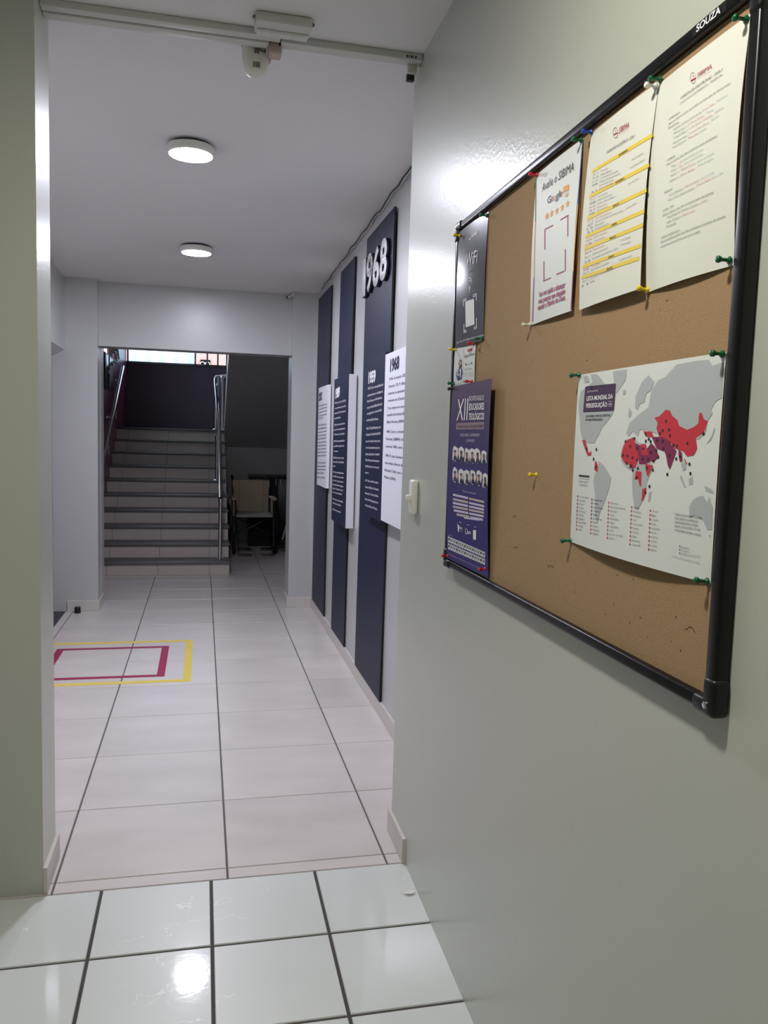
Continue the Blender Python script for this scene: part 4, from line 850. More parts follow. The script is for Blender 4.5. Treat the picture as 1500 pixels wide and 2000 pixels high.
  ('Sudão', 0.039, 0.0679, 0.0223, 0.0008, 0.0026, 'ink', 0),
  ('Eritreia', 0.0392, 0.0611, 0.0317, 0.0014, 0.0026, 'ink', 0),
  ('Síria', 0.0394, 0.0543, 0.0224, 0.0011, 0.0027, 'ink', 0),
  ('Nigéria', 0.0396, 0.0476, 0.0288, 0.0014, 0.0026, 'ink', 0),
  ('Paquistão', 0.0397, 0.0408, 0.0353, 0.0019, 0.0026, 'ink', 0),
  ('Líbia', 0.0399, 0.034, 0.0227, 0.0014, 0.0026, 'ink', 0),
  ('Irã', 0.0401, 0.0272, 0.0163, 0.001, 0.0026, 'ink', 0),
  ('Afeganistão', 0.1026, 0.0878, 0.0357, 0.0008, 0.0025, 'ink', 0),
  ('Índia', 0.1031, 0.0811, 0.0195, 0.0006, 0.0025, 'ink', 0),
  ('Arábia Saudita', 0.1035, 0.0745, 0.0379, 0.0012, 0.0025, 'ink', 0),
  ('Mianmar', 0.104, 0.0679, 0.025, 0.0009, 0.0025, 'ink', 0),
  ('Mali', 0.1044, 0.0612, 0.0168, 0.0007, 0.0025, 'ink', 0),
  ('Burkina Faso', 0.1048, 0.0546, 0.0381, 0.0017, 0.0025, 'ink', 0),
  ('China', 0.1053, 0.048, 0.0197, 0.001, 0.0024, 'ink', 0),
  ('Iraque', 0.1057, 0.0413, 0.0225, 0.0013, 0.0025, 'ink', 0),
  ('Maldivas', 0.1061, 0.0347, 0.0281, 0.0016, 0.0025, 'ink', 0),
  ('Argélia', 0.1065, 0.028, 0.0254, 0.0017, 0.0025, 'ink', 0),
  ('Mauritânia', 0.1694, 0.0879, 0.0285, 0.0005, 0.0023, 'ink', 0),
  ('Rep. Centro-Africana', 0.1699, 0.0812, 0.0509, 0.0013, 0.0024, 'ink', 0),
  ('Marrocos', 0.1704, 0.0746, 0.0238, 0.0007, 0.0024, 'ink', 0),
  ('Cuba', 0.1709, 0.068, 0.0144, 0.0005, 0.0024, 'ink', 0),
  ('Uzbequistão', 0.1713, 0.0614, 0.0309, 0.0012, 0.0024, 'ink', 0),
  ('Níger', 0.1718, 0.0548, 0.0168, 0.0007, 0.0024, 'ink', 0),
  ('Tajiquistão', 0.1723, 0.0482, 0.0308, 0.0015, 0.0023, 'ink', 0),
  ('Laos', 0.1728, 0.0415, 0.0144, 0.0008, 0.0024, 'ink', 0),
  ('Rep. Dem. do Congo', 0.1732, 0.0349, 0.0466, 0.0027, 0.0024, 'ink', 0),
  ('México', 0.1737, 0.0283, 0.0192, 0.0012, 0.0024, 'ink', 0),
  ('Vietnã', 0.2454, 0.0874, 0.0161, 0.0003, 0.0022, 'ink', 0),
  ('Nicarágua', 0.2459, 0.0808, 0.022, 0.0005, 0.0022, 'ink', 0),
  ('Bangladesh', 0.2464, 0.0742, 0.0239, 0.0006, 0.0022, 'ink', 0),
  ('Omã', 0.2469, 0.0676, 0.0101, 0.0003, 0.0022, 'ink', 0),
  ('Turcomenistão', 0.2474, 0.061, 0.0288, 0.001, 0.0022, 'ink', 0),
  ('Etiópia', 0.2479, 0.0544, 0.018, 0.0007, 0.0022, 'ink', 0),
  ('Tunísia', 0.2484, 0.0478, 0.0179, 0.0008, 0.0022, 'ink', 0),
  ('Butão', 0.2489, 0.0411, 0.014, 0.0008, 0.0023, 'ink', 0),
  ('Moçambique', 0.2494, 0.0345, 0.0237, 0.0014, 0.0023, 'ink', 0),
  ('Cazaquistão', 0.2499, 0.0279, 0.0256, 0.0016, 0.0023, 'ink', 0),
  ('Turquia', 0.2994, 0.0868, 0.0161, 0.0002, 0.0021, 'ink', 0),
  ('Egito', 0.2999, 0.0802, 0.0125, 0.0002, 0.0021, 'ink', 0),
  ('Colômbia', 0.3004, 0.0735, 0.0177, 0.0005, 0.0022, 'ink', 0),
  ('Catar', 0.3008, 0.0669, 0.0124, 0.0004, 0.0022, 'ink', 0),
  ('Quirguistão', 0.3013, 0.0603, 0.0228, 0.0008, 0.0022, 'ink', 0),
  ('Brunei', 0.3017, 0.0537, 0.0142, 0.0006, 0.0021, 'ink', 0),
  ('Camarões', 0.3022, 0.047, 0.0176, 0.0009, 0.0022, 'ink', 0),
  ('Comores', 0.3026, 0.0404, 0.0158, 0.0008, 0.0022, 'ink', 0),
  ('Jordânia', 0.3031, 0.0338, 0.0175, 0.001, 0.0021, 'ink', 0),
  ('Malásia', 0.3035, 0.0271, 0.0157, 0.001, 0.0022, 'ink', 0),
  ('O índice da lista é resultado de pesquisa', 0.3565, 0.0874, 0.0614, 0.0003, 0.0032, 'ink', 0),
  ('sobre a pressão e a violência que', 0.3572, 0.0817, 0.0531, 0.0004, 0.0032, 'ink', 0),
  ('a Igreja Perseguida enfrenta em 50 países,', 0.3579, 0.076, 0.0537, 0.0006, 0.0032, 'ink', 0),
  ('durante o ano de análise, em suas', 0.3586, 0.0702, 0.0575, 0.001, 0.0032, 'ink', 0),
  ('comunidades, famílias e nações.', 0.3593, 0.0645, 0.0599, -0.0008, 0.0032, 'ink', 0),
  ('@portasabertas', 0.3774, 0.0413, 0.0176, 0.0008, 0.0022, 'grey', 0),
  ('/portasabertas', 0.378, 0.0366, 0.017, 0.0008, 0.0022, 'grey', 0),
  ('portasabertas.org.br/listamundial', 0.3785, 0.0319, 0.0414, 0.0021, 0.0022, 'grey', 0),
  ('Servindo cristãos perseguidos no mundo', 0.3587, 0.0258, 0.0612, -0.0012, 0.0019, 'grey', 0),
 ], [
  ([(0.0153,0.2845),(0.0333,0.2885),(0.0613,0.2989),(0.0819,0.3),(0.1058,0.2939),(0.1187,0.2908),(0.1289,0.2879),(0.1355,0.2785),(0.1486,0.2598),(0.1498,0.2418),(0.1395,0.2329),(0.1264,0.224),(0.1125,0.2172),(0.102,0.2032),(0.0904,0.1937),(0.0885,0.189),(0.0635,0.1887),(0.0365,0.1945),(0.024,0.2104),(0.0174,0.2352),(0.0113,0.2452),(0.0086,0.2676)],'land',0),
  ([(0.0226,0.311),(0.039,0.3111),(0.0478,0.2997),(0.0289,0.2984)],'land',0),
  ([(0.0511,0.3127),(0.0747,0.3122),(0.1028,0.2964),(0.0617,0.2965)],'land',0),
  ([(0.1347,0.3125),(0.1816,0.3117),(0.1808,0.2938),(0.1671,0.2836),(0.1531,0.2731),(0.1443,0.2871)],'land',0),
  ([(0.1751,0.2776),(0.186,0.2786),(0.1851,0.2716),(0.1779,0.2698)],'land',0),
  ([(0.2027,0.2492),(0.2117,0.2403),(0.2091,0.2317),(0.2013,0.234)],'land',0),
  ([(0.1102,0.1577),(0.1325,0.1503),(0.1625,0.1312),(0.1574,0.1104),(0.1439,0.0864),(0.1289,0.0664),(0.1236,0.0495),(0.1123,0.0601),(0.106,0.0974),(0.0948,0.1204),(0.0992,0.1372),(0.1059,0.1363),(0.1099,0.1447)],'land',0),
  ([(0.2214,0.2464),(0.2193,0.2658),(0.2347,0.2883),(0.2528,0.2976),(0.2704,0.2862),(0.265,0.2741),(0.2505,0.2686),(0.2489,0.2561),(0.2335,0.2525),(0.231,0.244)],'land',0),
  ([(0.2011,0.2057),(0.2033,0.2122),(0.209,0.223),(0.2326,0.2355),(0.2623,0.2473),(0.2654,0.272),(0.2815,0.2875),(0.3026,0.2922),(0.3281,0.3081),(0.3806,0.3094),(0.4069,0.3081),(0.4156,0.2992),(0.4383,0.3027),(0.4413,0.2545),(0.4277,0.2497),(0.4204,0.239),(0.424,0.2335),(0.4149,0.2245),(0.4124,0.2098),(0.399,0.1986),(0.3356,0.198),(0.2922,0.2058),(0.2609,0.212),(0.2411,0.2121),(0.239,0.2015),(0.2208,0.21),(0.2097,0.2013)],'land',0),
  ([(0.4304,0.2152),(0.4317,0.2116),(0.4253,0.1979),(0.4146,0.1914),(0.426,0.2043)],'land',0),
  ([(0.2001,0.1947),(0.2269,0.2003),(0.245,0.1909),(0.265,0.1891),(0.2828,0.1626),(0.2915,0.1547),(0.2828,0.1398),(0.277,0.1291),(0.2778,0.1125),(0.2685,0.0992),(0.2589,0.0857),(0.2487,0.0868),(0.2392,0.1075),(0.2324,0.135),(0.2326,0.1458),(0.215,0.1493),(0.1933,0.1594),(0.1895,0.1725),(0.1947,0.1881)],'land',0),
  ([(0.285,0.1141),(0.2926,0.1177),(0.2906,0.1021),(0.2853,0.1006)],'land',0),
  ([(0.3642,0.1462),(0.3772,0.1296),(0.3743,0.1284),(0.3616,0.1422)],'land',0),
  ([(0.3819,0.1414),(0.3905,0.1457),(0.3919,0.1344),(0.3845,0.1329)],'land',0),
  ([(0.3598,0.1673),(0.3729,0.1639),(0.3741,0.1544),(0.3666,0.1521)],'land',0),
  ([(0.4182,0.1342),(0.4355,0.1298),(0.4388,0.1246),(0.4218,0.127)],'land',0),
  ([(0.388,0.1026),(0.3972,0.1139),(0.4084,0.1186),(0.4168,0.1202),(0.4262,0.1116),(0.4295,0.1202),(0.4378,0.1062),(0.4393,0.0752),(0.4298,0.074),(0.4203,0.086),(0.4026,0.0917),(0.3907,0.0866)],'land',0),
  ([(0.4332,0.067),(0.4373,0.0679),(0.4363,0.0637)],'land',0),
  ([(0.2824,0.2304),(0.295,0.2322),(0.3113,0.2419),(0.322,0.2406),(0.3302,0.2325),(0.3448,0.2254),(0.3493,0.2176),(0.3695,0.2117),(0.3846,0.2155),(0.3946,0.221),(0.3943,0.2341),(0.4002,0.2358),(0.4058,0.2265),(0.415,0.2236),(0.4107,0.2116),(0.4012,0.2042),(0.3912,0.2004),(0.3961,0.1855),(0.3898,0.1759),(0.3747,0.1736),(0.3643,0.181),(0.3443,0.1844),(0.3332,0.1921),(0.322,0.1979),(0.3002,0.2018),(0.2908,0.214),(0.2931,0.2221)],'red',2),
  ([(0.2044,0.1948),(0.2269,0.2003),(0.2328,0.1908),(0.2491,0.1677),(0.24,0.1504),(0.2269,0.1541),(0.2048,0.1576),(0.1903,0.1681),(0.1955,0.1837)],'red',2),
  ([(0.2493,0.1889),(0.2648,0.1901),(0.2755,0.1727),(0.2563,0.1722)],'red',2),
  ([(0.2535,0.2099),(0.2787,0.2089),(0.2857,0.2007),(0.2628,0.2016)],'red',2),
  ([(0.367,0.1724),(0.376,0.164),(0.3764,0.1612),(0.3693,0.1676)],'red',2),
  ([(0.2683,0.1589),(0.2912,0.1567),(0.2793,0.1386),(0.2721,0.1476)],'red',2),
  ([(0.2428,0.1462),(0.26,0.146),(0.2625,0.124),(0.2588,0.1227),(0.251,0.1339),(0.2411,0.1323)],'red',2),
  ([(0.2672,0.1191),(0.2774,0.1219),(0.2776,0.1135),(0.2719,0.1016),(0.2675,0.1002)],'red',2),
  ([(0.0337,0.1937),(0.0482,0.1946),(0.0609,0.1766),(0.0693,0.1707),(0.0772,0.1745),(0.0773,0.1673),(0.0627,0.1657),(0.0532,0.174)],'red',2),
  ([(0.0959,0.156),(0.1011,0.1574),(0.1092,0.1482),(0.11,0.1377),(0.1026,0.1397),(0.0951,0.1417)],'red',2),
  ([(0.2328,0.1908),(0.2497,0.1868),(0.265,0.1891),(0.2828,0.1626),(0.2704,0.158),(0.251,0.1572),(0.2444,0.1718)],'wine',1),
  ([(0.2699,0.1829),(0.2799,0.1914),(0.292,0.1854),(0.3051,0.1715),(0.292,0.1629),(0.2788,0.1645)],'wine',1),
  ([(0.2801,0.2007),(0.3109,0.2018),(0.3332,0.1921),(0.331,0.1842),(0.3144,0.1798),(0.296,0.1835)],'wine',1),
  ([(0.3138,0.1838),(0.3335,0.1901),(0.3482,0.1806),(0.3458,0.1747),(0.3356,0.1526),(0.3298,0.1583),(0.3223,0.174)],'wine',1),
  ([(0.3528,0.1826),(0.3614,0.179),(0.3648,0.1656),(0.3585,0.1653),(0.3539,0.1749)],'wine',1),
  ([(0.4008,0.2079),(0.4094,0.2098),(0.4073,0.2033)],'wine',1),
  ([(0.222,0.1582),(0.2369,0.1567),(0.2341,0.149),(0.2212,0.1506)],'wine',1),
  ([(0.3175,0.2244),(0.317,0.2259),(0.3157,0.2269),(0.3141,0.2269),(0.3128,0.2259),(0.3123,0.2244),(0.3128,0.2229),(0.3141,0.2219),(0.3157,0.2219),(0.317,0.2229)],'black',3),
  ([(0.3114,0.2105),(0.3109,0.212),(0.3096,0.213),(0.308,0.213),(0.3067,0.212),(0.3062,0.2105),(0.3067,0.209),(0.308,0.208),(0.3096,0.208),(0.3109,0.209)],'black',3),
  ([(0.328,0.2114),(0.3275,0.2129),(0.3262,0.2139),(0.3246,0.2139),(0.3233,0.2129),(0.3228,0.2114),(0.3233,0.2099),(0.3246,0.2089),(0.3262,0.2089),(0.3275,0.2099)],'black',3),
  ([(0.305,0.2062),(0.3045,0.2078),(0.3031,0.2088),(0.3015,0.2088),(0.3001,0.2078),(0.2996,0.2062),(0.3001,0.2046),(0.3015,0.2036),(0.3031,0.2036),(0.3045,0.2046)],'black',3),
  ([(0.3317,0.2029),(0.3312,0.2044),(0.3299,0.2054),(0.3283,0.2054),(0.327,0.2044),(0.3265,0.2029),(0.327,0.2014),(0.3283,0.2004),(0.3299,0.2004),(0.3312,0.2014)],'black',3),
  ([(0.2649,0.2053),(0.2644,0.2069),(0.263,0.208),(0.2612,0.208),(0.2598,0.2069),(0.2593,0.2053),(0.2598,0.2037),(0.2612,0.2026),(0.263,0.2026),(0.2644,0.2037)],'black',3),
  ([(0.2984,0.1953),(0.2979,0.1968),(0.2966,0.1978),(0.295,0.1978),(0.2937,0.1968),(0.2932,0.1953),(0.2937,0.1938),(0.295,0.1928),(0.2966,0.1928),(0.2979,0.1938)],'black',3),
  ([(0.3139,0.1948),(0.3134,0.1963),(0.3121,0.1973),(0.3105,0.1973),(0.3092,0.1963),(0.3087,0.1948),(0.3092,0.1933),(0.3105,0.1923),(0.3121,0.1923),(0.3134,0.1933)],'black',3),
  ([(0.2747,0.1975),(0.2742,0.1991),(0.2728,0.2001),(0.2712,0.2001),(0.2698,0.1991),(0.2693,0.1975),(0.2698,0.1959),(0.2712,0.1949),(0.2728,0.1949),(0.2742,0.1959)],'black',3),
  ([(0.2806,0.1938),(0.2801,0.1954),(0.2787,0.1964),(0.2771,0.1964),(0.2757,0.1954),(0.2752,0.1938),(0.2757,0.1922),(0.2771,0.1912),(0.2787,0.1912),(0.2801,0.1922)],'black',3),
  ([(0.2668,0.1943),(0.2663,0.1959),(0.2649,0.1969),(0.2633,0.1969),(0.2619,0.1959),(0.2614,0.1943),(0.2619,0.1927),(0.2633,0.1917),(0.2649,0.1917),(0.2663,0.1927)],'black',3),
  ([(0.2322,0.1978),(0.2317,0.1994),(0.2303,0.2005),(0.2285,0.2005),(0.2271,0.1994),(0.2266,0.1978),(0.2271,0.1962),(0.2285,0.1951),(0.2303,0.1951),(0.2317,0.1962)],'black',3),
  ([(0.2045,0.193),(0.204,0.1946),(0.2026,0.1957),(0.2008,0.1957),(0.1994,0.1946),(0.1989,0.193),(0.1994,0.1914),(0.2008,0.1903),(0.2026,0.1903),(0.204,0.1914)],'black',3),
  ([(0.2211,0.1852),(0.2206,0.1868),(0.2192,0.1879),(0.2174,0.1879),(0.216,0.1868),(0.2155,0.1852),(0.216,0.1836),(0.2174,0.1825),(0.2192,0.1825),(0.2206,0.1836)],'black',3),
  ([(0.2427,0.1824),(0.2422,0.184),(0.2408,0.185),(0.2392,0.185),(0.2378,0.184),(0.2373,0.1824),(0.2378,0.1808),(0.2392,0.1798),(0.2408,0.1798),(0.2422,0.1808)],'black',3),
  ([(0.2612,0.1821),(0.2607,0.1837),(0.2593,0.1847),(0.2577,0.1847),(0.2563,0.1837),(0.2558,0.1821),(0.2563,0.1805),(0.2577,0.1795),(0.2593,0.1795),(0.2607,0.1805)],'black',3),
  ([(0.285,0.177),(0.2845,0.1786),(0.2831,0.1796),(0.2815,0.1796),(0.2801,0.1786),(0.2796,0.177),(0.2801,0.1754),(0.2815,0.1744),(0.2831,0.1744),(0.2845,0.1754)],'black',3),
  ([(0.2984,0.1804),(0.2979,0.1819),(0.2966,0.1829),(0.295,0.1829),(0.2937,0.1819),(0.2932,0.1804),(0.2937,0.1789),(0.295,0.1779),(0.2966,0.1779),(0.2979,0.1789)],'black',3),
  ([(0.3054,0.1704),(0.3049,0.1719),(0.3036,0.1729),(0.302,0.1729),(0.3007,0.1719),(0.3002,0.1704),(0.3007,0.1689),(0.302,0.1679),(0.3036,0.1679),(0.3049,0.1689)],'black',3),
  ([(0.2785,0.1659),(0.278,0.1674),(0.2767,0.1684),(0.2751,0.1684),(0.2738,0.1674),(0.2733,0.1659),(0.2738,0.1644),(0.2751,0.1634),(0.2767,0.1634),(0.278,0.1644)],'black',3),
  ([(0.2938,0.1639),(0.2933,0.1655),(0.2919,0.1665),(0.2903,0.1665),(0.2889,0.1655),(0.2884,0.1639),(0.2889,0.1623),(0.2903,0.1613),(0.2919,0.1613),(0.2933,0.1623)],'black',3),
  ([(0.3172,0.1832),(0.3167,0.1847),(0.3154,0.1857),(0.3138,0.1857),(0.3125,0.1847),(0.312,0.1832),(0.3125,0.1817),(0.3138,0.1807),(0.3154,0.1807),(0.3167,0.1817)],'black',3),
  ([(0.3344,0.1733),(0.3339,0.1748),(0.3327,0.1757),(0.3311,0.1757),(0.3299,0.1748),(0.3294,0.1733),(0.3299,0.1718),(0.3311,0.1709),(0.3327,0.1709),(0.3339,0.1718)],'black',3),
  ([(0.3422,0.1892),(0.3417,0.1907),(0.3404,0.1917),(0.3388,0.1917),(0.3375,0.1907),(0.337,0.1892),(0.3375,0.1877),(0.3388,0.1867),(0.3404,0.1867),(0.3417,0.1877)],'black',3),
  ([(0.3514,0.188),(0.3509,0.1895),(0.3496,0.1905),(0.348,0.1905),(0.3467,0.1895),(0.3462,0.188),(0.3467,0.1865),(0.348,0.1855),(0.3496,0.1855),(0.3509,0.1865)],'black',3),
  ([(0.3517,0.1693),(0.3512,0.1708),(0.35,0.1717),(0.3484,0.1717),(0.3472,0.1708),(0.3467,0.1693),(0.3472,0.1678),(0.3484,0.1669),(0.35,0.1669),(0.3512,0.1678)],'black',3),
  ([(0.3609,0.1725),(0.3604,0.174),(0.3592,0.1749),(0.3576,0.1749),(0.3564,0.174),(0.3559,0.1725),(0.3564,0.171),(0.3576,0.1701),(0.3592,0.1701),(0.3604,0.171)],'black',3),
  ([(0.3757,0.1921),(0.3752,0.1936),(0.374,0.1945),(0.3724,0.1945),(0.3712,0.1936),(0.3707,0.1921),(0.3712,0.1906),(0.3724,0.1897),(0.374,0.1897),(0.3752,0.1906)],'black',3),
  ([(0.4108,0.2061),(0.4103,0.2075),(0.4091,0.2084),(0.4077,0.2084),(0.4065,0.2075),(0.406,0.2061),(0.4065,0.2047),(0.4077,0.2038),(0.4091,0.2038),(0.4103,0.2047)],'black',3),
  ([(0.3842,0.1627),(0.3837,0.1642),(0.3825,0.1651),(0.3809,0.1651),(0.3797,0.1642),(0.3792,0.1627),(0.3797,0.1612),(0.3809,0.1603),(0.3825,0.1603),(0.3837,0.1612)],'black',3),
  ([(0.3879,0.1496),(0.3874,0.151),(0.3862,0.1519),(0.3848,0.1519),(0.3836,0.151),(0.3831,0.1496),(0.3836,0.1482),(0.3848,0.1473),(0.3862,0.1473),(0.3874,0.1482)],'black',3),
  ([(0.3332,0.1454),(0.3327,0.1469),(0.3314,0.1479),(0.3298,0.1479),(0.3285,0.1469),(0.328,0.1454),(0.3285,0.1439),(0.3298,0.1429),(0.3314,0.1429),(0.3327,0.1439)],'black',3),
  ([(0.2941,0.1502),(0.2936,0.1517),(0.2923,0.1527),(0.2907,0.1527),(0.2894,0.1517),(0.2889,0.1502),(0.2894,0.1487),(0.2907,0.1477),(0.2923,0.1477),(0.2936,0.1487)],'black',3),
  ([(0.2778,0.1525),(0.2773,0.1541),(0.2759,0.1551),(0.2743,0.1551),(0.2729,0.1541),(0.2724,0.1525),(0.2729,0.1509),(0.2743,0.1499),(0.2759,0.1499),(0.2773,0.1509)],'black',3),
  ([(0.2887,0.1245),(0.2882,0.1261),(0.2868,0.1271),(0.2852,0.1271),(0.2838,0.1261),(0.2833,0.1245),(0.2838,0.1229),(0.2852,0.1219),(0.2868,0.1219),(0.2882,0.1229)],'black',3),
  ([(0.2506,0.1358),(0.2501,0.1374),(0.2487,0.1385),(0.2469,0.1385),(0.2455,0.1374),(0.245,0.1358),(0.2455,0.1342),(0.2469,0.1331),(0.2487,0.1331),(0.2501,0.1342)],'black',3),
  ([(0.279,0.1145),(0.2785,0.1161),(0.2771,0.1171),(0.2755,0.1171),(0.2741,0.1161),(0.2736,0.1145),(0.2741,0.1129),(0.2755,0.1119),(0.2771,0.1119),(0.2785,0.1129)],'black',3),
  ([(0.2513,0.1507),(0.2508,0.1523),(0.2494,0.1534),(0.2476,0.1534),(0.2462,0.1523),(0.2457,0.1507),(0.2462,0.1491),(0.2476,0.148),(0.2494,0.148),(0.2508,0.1491)],'black',3),
  ([(0.2364,0.1469),(0.2359,0.1485),(0.2345,0.1496),(0.2327,0.1496),(0.2313,0.1485),(0.2308,0.1469),(0.2313,0.1453),(0.2327,0.1442),(0.2345,0.1442),(0.2359,0.1453)],'black',3),
  ([(0.2297,0.1541),(0.2292,0.1557),(0.2278,0.1568),(0.226,0.1568),(0.2246,0.1557),(0.2241,0.1541),(0.2246,0.1525),(0.226,0.1514),(0.2278,0.1514),(0.2292,0.1525)],'black',3),
  ([(0.215,0.1575),(0.2145,0.1591),(0.2131,0.1602),(0.2113,0.1602),(0.2099,0.1591),(0.2094,0.1575),(0.2099,0.1559),(0.2113,0.1548),(0.2131,0.1548),(0.2145,0.1559)],'black',3),
  ([(0.2014,0.1701),(0.2008,0.1718),(0.1994,0.1729),(0.1976,0.1729),(0.1962,0.1718),(0.1956,0.1701),(0.1962,0.1684),(0.1976,0.1673),(0.1994,0.1673),(0.2008,0.1684)],'black',3),
  ([(0.215,0.1692),(0.2145,0.1708),(0.2131,0.1719),(0.2113,0.1719),(0.2099,0.1708),(0.2094,0.1692),(0.2099,0.1676),(0.2113,0.1665),(0.2131,0.1665),(0.2145,0.1676)],'black',3),
  ([(0.232,0.1671),(0.2315,0.1687),(0.2301,0.1698),(0.2283,0.1698),(0.2269,0.1687),(0.2264,0.1671),(0.2269,0.1655),(0.2283,0.1644),(0.2301,0.1644),(0.2315,0.1655)],'black',3),
  ([(0.2457,0.1643),(0.2452,0.1659),(0.2438,0.167),(0.242,0.167),(0.2406,0.1659),(0.2401,0.1643),(0.2406,0.1627),(0.242,0.1616),(0.2438,0.1616),(0.2452,0.1627)],'black',3),
  ([(0.2632,0.166),(0.2627,0.1676),(0.2613,0.1686),(0.2597,0.1686),(0.2583,0.1676),(0.2578,0.166),(0.2583,0.1644),(0.2597,0.1634),(0.2613,0.1634),(0.2627,0.1644)],'black',3),
  ([(0.0604,0.1784),(0.0598,0.1803),(0.0582,0.1814),(0.0562,0.1814),(0.0546,0.1803),(0.054,0.1784),(0.0546,0.1765),(0.0562,0.1754),(0.0582,0.1754),(0.0598,0.1765)],'black',3),
  ([(0.1005,0.1778),(0.0999,0.1796),(0.0984,0.1807),(0.0966,0.1807),(0.0951,0.1796),(0.0945,0.1778),(0.0951,0.176),(0.0966,0.1749),(0.0984,0.1749),(0.0999,0.176)],'black',3),
  ([(0.0922,0.1605),(0.0916,0.1623),(0.0901,0.1634),(0.0881,0.1634),(0.0866,0.1623),(0.086,0.1605),(0.0866,0.1587),(0.0881,0.1576),(0.0901,0.1576),(0.0916,0.1587)],'black',3),
  ([(0.1045,0.1467),(0.1039,0.1485),(0.1024,0.1496),(0.1004,0.1496),(0.0989,0.1485),(0.0983,0.1467),(0.0989,0.1449),(0.1004,0.1438),(0.1024,0.1438),(0.1039,0.1449)],'black',3),
  ([(0.0329,0.2909),(0.0355,0.292),(0.1473,0.2909),(0.1504,0.2894),(0.1513,0.2462),(0.1478,0.2445),(0.0327,0.2451),(0.0313,0.2471)],'purple',4),
  ([(0.0481,0.2818),(0.0478,0.2828),(0.0469,0.2834),(0.0459,0.2834),(0.045,0.2828),(0.0447,0.2818),(0.045,0.2808),(0.0459,0.2802),(0.0469,0.2802),(0.0478,0.2808)],'white',5),
  ([(0.1282,0.2613),(0.1427,0.2612),(0.1428,0.2607),(0.1283,0.2608)],'white',5),
  ([(0.1298,0.253),(0.1443,0.253),(0.1444,0.2525),(0.1299,0.2525)],'white',5),
  ([(0.0285,0.1296),(0.0761,0.1301),(0.0766,0.1267),(0.029,0.1262)],'ink',0),
  ([(0.0294,0.1232),(0.0766,0.1234),(0.0767,0.1229),(0.0295,0.1227)],'ink',0),
  ([(0.031,0.0891),(0.0306,0.0904),(0.0295,0.0912),(0.0281,0.0912),(0.027,0.0904),(0.0266,0.0891),(0.027,0.0878),(0.0281,0.087),(0.0295,0.087),(0.0306,0.0878)],'wine',1),
  ([(0.0312,0.0823),(0.0308,0.0836),(0.0297,0.0844),(0.0283,0.0844),(0.0272,0.0836),(0.0268,0.0823),(0.0272,0.081),(0.0283,0.0802),(0.0297,0.0802),(0.0308,0.081)],'wine',1),
  ([(0.0313,0.0755),(0.0309,0.0768),(0.0298,0.0776),(0.0284,0.0776),(0.0273,0.0768),(0.0269,0.0755),(0.0273,0.0742),(0.0284,0.0734),(0.0298,0.0734),(0.0309,0.0742)],'wine',1),
  ([(0.0315,0.0687),(0.0311,0.07),(0.03,0.0708),(0.0286,0.0708),(0.0275,0.07),(0.0271,0.0687),(0.0275,0.0674),(0.0286,0.0666),(0.03,0.0666),(0.0311,0.0674)],'wine',1),
  ([(0.0317,0.0618),(0.0313,0.0632),(0.0301,0.064),(0.0287,0.064),(0.0275,0.0632),(0.0271,0.0618),(0.0275,0.0604),(0.0287,0.0596),(0.0301,0.0596),(0.0313,0.0604)],'wine',1),
  ([(0.0318,0.055),(0.0314,0.0563),(0.0303,0.0571),(0.0289,0.0571),(0.0278,0.0563),(0.0274,0.055),(0.0278,0.0537),(0.0289,0.0529),(0.0303,0.0529),(0.0314,0.0537)],'wine',1),
  ([(0.0319,0.0482),(0.0315,0.0495),(0.0304,0.0503),(0.029,0.0503),(0.0279,0.0495),(0.0275,0.0482),(0.0279,0.0469),(0.029,0.0461),(0.0304,0.0461),(0.0315,0.0469)],'red',1),
  ([(0.0321,0.0413),(0.0317,0.0427),(0.0305,0.0435),(0.0291,0.0435),(0.0279,0.0427),(0.0275,0.0413),(0.0279,0.0399),(0.0291,0.0391),(0.0305,0.0391),(0.0317,0.0399)],'red',1),
  ([(0.0321,0.0345),(0.0317,0.0358),(0.0306,0.0366),(0.0292,0.0366),(0.0281,0.0358),(0.0277,0.0345),(0.0281,0.0332),(0.0292,0.0324),(0.0306,0.0324),(0.0317,0.0332)],'red',1),
  ([(0.0324,0.0276),(0.032,0.029),(0.0308,0.0298),(0.0294,0.0298),(0.0282,0.029),(0.0278,0.0276),(0.0282,0.0262),(0.0294,0.0254),(0.0308,0.0254),(0.032,0.0262)],'red',1),
  ([(0.0963,0.0886),(0.0959,0.0899),(0.0948,0.0907),(0.0934,0.0907),(0.0923,0.0899),(0.0919,0.0886),(0.0923,0.0873),(0.0934,0.0865),(0.0948,0.0865),(0.0959,0.0873)],'wine',1),
  ([(0.0966,0.082),(0.0962,0.0832),(0.0951,0.084),(0.0939,0.084),(0.0928,0.0832),(0.0924,0.082),(0.0928,0.0808),(0.0939,0.08),(0.0951,0.08),(0.0962,0.0808)],'wine',1),
  ([(0.097,0.0753),(0.0966,0.0765),(0.0955,0.0773),(0.0943,0.0773),(0.0932,0.0765),(0.0928,0.0753),(0.0932,0.0741),(0.0943,0.0733),(0.0955,0.0733),(0.0966,0.0741)],'wine',1),
  ([(0.0974,0.0686),(0.097,0.0698),(0.0959,0.0706),(0.0947,0.0706),(0.0936,0.0698),(0.0932,0.0686),(0.0936,0.0674),(0.0947,0.0666),(0.0959,0.0666),(0.097,0.0674)],'wine',1),
  ([(0.098,0.0619),(0.0976,0.0632),(0.0965,0.064),(0.0951,0.064),(0.094,0.0632),(0.0936,0.0619),(0.094,0.0606),(0.0951,0.0598),(0.0965,0.0598),(0.0976,0.0606)],'wine',1),
